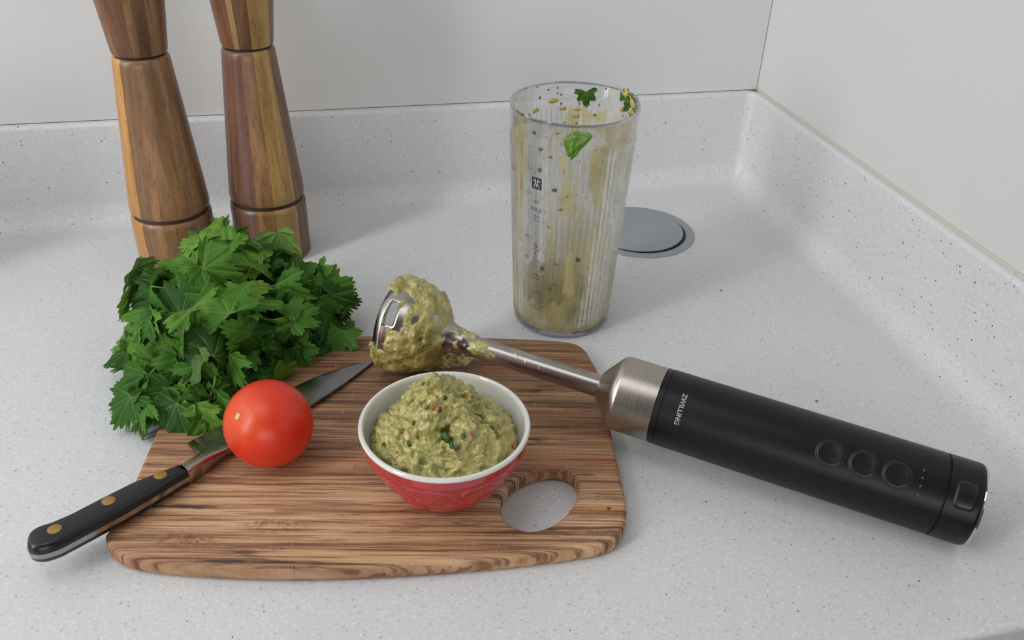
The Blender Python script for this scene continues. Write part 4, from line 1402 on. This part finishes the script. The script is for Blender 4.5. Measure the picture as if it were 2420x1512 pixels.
# ------------------------------------------------------------------ coriander
LOBES = [(0, 1.0, 36), (45, 0.94, 34), (-45, 0.94, 34), (88, 0.78, 32), (-88, 0.78, 32)]
def leaf_mesh(seed):
    rnd = random.Random(seed)
    lob = [(c + rnd.uniform(-6, 6), l * rnd.uniform(0.86, 1.08), w * rnd.uniform(0.9, 1.1)) for c, l, w in LOBES]
    ph = rnd.random() * 6
    nd = rnd.uniform(0.42, 0.60)
    lob = [(c, l, w * 0.92) for c, l, w in lob]
    fine = rnd.uniform(0.8, 1.2)
    NA, rings = 168, (0.0, 0.16, 0.34, 0.52, 0.68, 0.82, 0.92, 1.0)
    A0 = 112
    curl, cup, fold = rnd.uniform(0.05, 0.42), rnd.uniform(-0.30, 0.30), rnd.uniform(0.0, 0.35)
    rip, ripf = rnd.uniform(0.03, 0.08), rnd.uniform(3, 6)
    verts, vein, faces = [], [], []
    for rho in rings:
        for k in range(NA + 1):
            phi = -A0 + 2 * A0 * k / NA
            best = 0
            near = 99
            for c, l, w in lob:
                u = abs(phi - c) / w
                s = l * (1 - nd * u ** 1.9) if u < 1.4 else 0
                # three teeth groups in a lobe
                s *= 1 - 0.10 * (0.5 - 0.5 * cos(2 * pi * (phi - c) / (w * 0.62) + pi)) * min(1, u * 2)
                if s > best: best = s
                near = min(near, abs(phi - c))
            best = max(best, 0.26)
            tp = (phi * fine + ph * 9) / 8.6
            tooth = abs(sin(pi * tp)) ** 0.6
            tooth *= 0.75 + 0.5 * noise.noise(Vector((math.floor(tp) * 1.7, seed, 0.5)))
            R_ = best * (0.82 + 0.23 * tooth) if rho > 0.97 else best * 0.86
            r = rho * R_
            a = radians(90 - phi)
            x, y = r * cos(a) * 0.95, r * sin(a)
            z = -curl * r * r + cup * x * x * 1.3 - fold * abs(x) * 0.5 + rip * sin(phi / 180 * pi * ripf + ph) * r * r * 2
            dv = near / 180 * pi * max(r, 0.02)
            z += 0.045 * min(1, dv / 0.10) * min(1, r * 3)
            z += (0.060 * noise.noise(Vector((x * 3.2, y * 3.2, seed * 1.3))) + 0.022 * noise.noise(Vector((x * 9, y * 9, seed * 2.1)))) * min(1, r * 2.5)
            vn = exp(-(dv / 0.016) ** 2)
            sec = max(0.0, cos((r * 1.0 - dv * 0.8) * 2 * pi / 0.17) - 0.82) * 3.0
            verts.append((x, y, z)); vein.append(max(vn, 0.55 * min(1, sec)) * (0.5 + 0.5 * (1 - rho)))
    n = NA + 1
    for i in range(len(rings) - 1):
        for k in range(NA):
            faces.append((i * n + k, i * n + k + 1, (i + 1) * n + k + 1, (i + 1) * n + k) if i else (k, (i + 1) * n + k + 1, (i + 1) * n + k))
    me = bpy.data.meshes.new('leaf')
    # flip so the upper face looks to +z
    me.from_pydata(verts, [], faces)
    me.polygons.foreach_set('use_smooth', [True] * len(me.polygons))
    at = me.attributes.new('vein', 'FLOAT', 'POINT')
    at.data.foreach_set('value', vein)
    me.materials.append(MAT_LEAF)
    return me
LEAVES = [leaf_mesh(100 + i) for i in range(12)]

def place_leaf(parent, p, normal, tipdir, size, mi, name='leaf'):
    n = normal.normalized()
    y = (tipdir - n * tipdir.dot(n)).normalized()
    x = y.cross(n).normalized()
    M = Matrix((x, y, n)).transposed().to_4x4()
    base = p - y * size * 0.5
    o = bpy.data.objects.new(name, LEAVES[mi % len(LEAVES)])
    COL.objects.link(o)
    o.parent = parent
    o.matrix_local = Matrix.Translation(base - parent.location) @ M @ Matrix.Scale(size, 4)
    return base

def build_coriander():
    G = Vector((-0.070, 0.560, 0.0))
    t = tag(empty('coriander_bunch', G), 'leafy bunch of fresh green coriander lying behind the tomato', 'herb')
    rnd = random.Random(11)
    poly = [(452, 540), (500, 560), (565, 540), (600, 565), (640, 610), (668, 640), (740, 635), (795, 655), (818, 690), (825, 760), (800, 820), (755, 830), (730, 850), (690, 880), (640, 895),
            (560, 930), (535, 1010), (480, 1010), (400, 985), (300, 975), (270, 915), (320, 885), (260, 840), (300, 790), (310, 710), (345, 660), (395, 640), (410, 615), (455, 612)]
    def inside(x, y):
        c = False
        for i in range(len(poly)):
            x1, y1 = poly[i]; x2, y2 = poly[i - 1]
            if (y1 > y) != (y2 > y) and x < (x2 - x1) * (y - y1) / (y2 - y1) + x1: c = not c
        return c
    def edge_d(x, y):
        best = 1e9
        for i in range(len(poly)):
            a, b = Vector(poly[i]), Vector(poly[i - 1])
            ab = b - a; tt = max(0, min(1, (Vector((x, y)) - a).dot(ab) / ab.dot(ab)))
            best = min(best, (Vector((x, y)) - a - ab * tt).length)
        return best
    ctr = Vector((540, 775))
    view = -(RW @ Vector((0, 0, -1)))          # towards the camera
    right = RW @ Vector((1, 0, 0)); upv = RW @ Vector((0, 1, 0))
    def depth_y(x, y, d):
        k = (y - 540) / (1010 - 540)
        yy = 0.600 + (0.482 - 0.600) * k
        bulge = 0.045 * (1 - exp(-d / 90.0))
        return yy - bulge + 0.012 + 0.02 * abs(x - 540) / 300
    def pt(x, y, back=0.0):
        d = edge_d(x, y) if inside(x, y) else 0
        p = ony(x, y, depth_y(x, y, d))
        dirv = (p - CAM).normalized()
        p = p + dirv * back
        if p.z < 0.016: p = onz(x, y, 0.016)
        return p
    def normal(x, y, tilt):
        o2 = (Vector((x, y)) - ctr)
        n = view * 0.75 + Vector((0, 0, 1)) * 0.35 + right * (o2.x / 300) * 0.55 + upv * (-o2.y / 260) * 0.45
        n += Vector((rnd.gauss(0, 1), rnd.gauss(0, 1), rnd.gauss(0, 1))) * tilt
        return n
    stem_pts = []
    # silhouette leaves: (pixel centre, direction in the picture in degrees, size)
    sil = [(470, 548, 125, .030), (510, 580, 150, .027), (572, 555, 80, .026), (610, 590, 45, .026), (590, 600, 70, .030), (655, 612, 20, .022), (700, 632, 100, .022), (748, 645, 60, .024), (790, 665, 20, .028),
           (812, 700, -20, .026), (806, 735, -70, .026), (826, 770, 60, .018), (790, 780, -60, .028), (800, 815, -100, .022), (760, 825, -60, .024), (720, 850, -50, .024),
           (425, 628, 170, .030), (395, 650, 70, .020), (350, 665, 160, .026), (330, 700, 200, .026), (318, 735, 190, .026), (325, 780, 200, .024), (282, 812, 175, .032), (300, 850, 200, .026),
           (268, 838, 185, .024), (300, 912, 165, .030), (290, 945, 200, .028), (290, 978, 250, .024), (345, 985, 260, .026), (320, 985, 240, .022), (400, 1000, 250, .026), (450, 1010, 265, .028),
           (500, 1008, 285, .024), (530, 1000, 300, .020), (470, 975, 240, .030), (520, 935, 330, .030), (380, 960, 230, .026), (680, 885, -40, .022), (655, 868, -70, .026), (440, 640, 200, .018), (480, 655, 250, .020)]
    cnt = 0
    for i, (x, y, a, s) in enumerate(sil):
        p = pt(x, y, -0.004)
        tip = right * cos(radians(a)) + upv * sin(radians(a))
        b = place_leaf(t, p, normal(x, y, 0.42), tip, s * 1.02, i)
        stem_pts.append(b); cnt += 1
    # layers inside the outline
    for layer, (back, spacing, tilt, smin, smax, maxn) in enumerate(((0.002, 43, 0.75, .021, .033, 78), (0.028, 44, 0.75, .022, .032, 62), (0.052, 52, 0.6, .024, .032, 48))):
        pts = []
        tries = 0
        while len(pts) < maxn and tries < 9000:
            tries += 1
            x, y = rnd.uniform(240, 840), rnd.uniform(530, 1020)
            if not inside(x, y): continue
            if edge_d(x, y) < (18 if layer < 2 else 35): continue
            if any((x - q[0]) ** 2 + (y - q[1]) ** 2 < spacing ** 2 for q in pts): continue
            pts.append((x, y))
        for j, (x, y) in enumerate(pts):
            if cnt >= 270: break
            p = pt(x, y, back + rnd.uniform(-0.007, 0.009))
            o2 = (Vector((x, y)) - ctr)
            a = atan2(-o2.y, o2.x) if o2.length > 60 else rnd.uniform(0, 6.28)
            a += rnd.gauss(0, 0.7)
            tip = right * cos(a) + upv * (sin(a) - 0.45) + view * 0.1
            n = normal(x, y, tilt)
            b = place_leaf(t, p, n, tip, rnd.uniform(smin, smax), rnd.randrange(12))
            if layer == 0: stem_pts.append(b)
            cnt += 1
    # leaves at the back of the bunch, out of sight from the front
    for j in range(26):
        a = rnd.uniform(0.2, pi - 0.2)
        p = Vector((-0.07 + 0.075 * cos(a), 0.585 + 0.040 * sin(a), rnd.uniform(0.012, 0.060)))
        n = Vector((cos(a), sin(a), 0.6)) + Vector((rnd.gauss(0, 1), rnd.gauss(0, 1), rnd.gauss(0, 1))) * 0.3
        place_leaf(t, p, n, Vector((cos(a), sin(a), -0.6)), rnd.uniform(.022, .03), rnd.randrange(12))
    # stems gather in the middle of the bunch and run to the leaf bases
    for i, b in enumerate(stem_pts[::2]):
        root = Vector((-0.055 + rnd.uniform(-0.012, 0.012), 0.565 + rnd.uniform(-0.01, 0.012), 0.018 + rnd.uniform(0, 0.012)))
        mid = root.lerp(b, 0.55) + Vector((rnd.gauss(0, .004), 0.006, 0.010))
        P = []
        for k in range(9):
            u = k / 8
            P.append(root * (1 - u) ** 2 + mid * 2 * u * (1 - u) + b * u * u)
        v, f = tube_data([q - G for q in P], [0.0012 - 0.0006 * k / 8 for k in range(9)], 6)
        mesh('stem', v, f, MAT_STEM, t, True)
    # cut stems running out behind
    for i in range(14):
        a = Vector((-0.055 + rnd.uniform(-0.012, 0.012), 0.570, 0.016 + rnd.uniform(0, 0.01)))
        e = Vector((-0.005 + rnd.uniform(-0.012, 0.006), 0.600 + rnd.uniform(-0.006, 0.010), 0.004 + rnd.uniform(0, 0.006)))
        v, f = tube_data([a - G, (a * 0.5 + e * 0.5 + Vector((0, 0, 0.003))) - G, e - G], [0.0012, 0.0013, 0.0013], 6)
        mesh('stem', v, f, MAT_STEM, t, True)
build_coriander()

# coriander leaf stuck inside the jug, and the sprig at its rim
def jug_leaf(px_, py_, size, mi, ang, near=False, dr=-0.004, up=0.0):
    p = wallpt(px_, py_, near, dr)
    n = (CAM - (JC + p)).normalized() * 0.6 - Vector((p.x, p.y, 0)).normalized() * 0.8
    rgt = RW @ Vector((1, 0, 0))
    tip = rgt * cos(radians(ang)) + Vector((0, 0, 1)) * sin(radians(ang))
    place_leaf(jug, JC + p + Vector((0, 0, up)), n, tip, size, mi)
jug_leaf(1387, 236, 0.0125, 3, -80, dr=-0.006)
jug_leaf(1476, 222, 0.0090, 5, 100, dr=-0.003)
jug_leaf(1490, 232, 0.0080, 7, 60, dr=-0.003)
jug_leaf(1486, 240, 0.0100, 2, 120, dr=-0.004)

# ------------------------------------------------------------------ crumbs
def crumb(px_, py_, z, s, mat, label, cat, seed):
    p = onz(px_, py_, z)
    o = bit(mat, p + Vector((0, 0, s * 0.25)), s, 'crumb', None, seed, 0.35, 0.6)
    o.rotation_euler = (0, 0, seed)
    tag(o, label, cat)
MAT_CRUMB = Mat('brown_crumb', base=lin(140, 98, 56), rough=0.6).m
crumb(1704, 686, 0.0, 0.0010, MAT_HERB, 'tiny green herb fleck on the worktop right of the jug', 'crumb', 1)
crumb(1930, 948, 0.0, 0.0014, MAT_CRUMB, 'small curved brown crumb on the worktop above the black grip', 'crumb', 2)
crumb(1438, 1202, BT, 0.0012, MAT_HERB, 'dark herb fleck on the right end of the chopping board', 'crumb', 3)
crumb(1003, 858, BT, 0.0020, MAT_TBIT, 'orange scrap on the board below the blender head', 'crumb', 4)

# ------------------------------------------------------------------ made-up object out of frame, added to throw soft shade at the left
tc = tag(empty('shade_blocker', (-0.425, 0.690, 0.0004)), 'unseen white lidded cylinder added left of the two mills to cast shade', 'shade_blocker')
MAT_BLOCKER = Mat('white_enamel', base=lin(205, 205, 200), rough=0.3).m
lathe('body', [(0.046, 0.0), (0.050, 0.002), (0.050, 0.165), (0.048, 0.168)], MAT_BLOCKER, tc, 64, True, True)
lathe('lid', [(0.049, 0.1685), (0.051, 0.170), (0.051, 0.182), (0.047, 0.187), (0.012, 0.190), (0.010, 0.194), (0.014, 0.202), (0.010, 0.208), (0.001, 0.209)], MAT_BLOCKER, tc, 64, True, True)
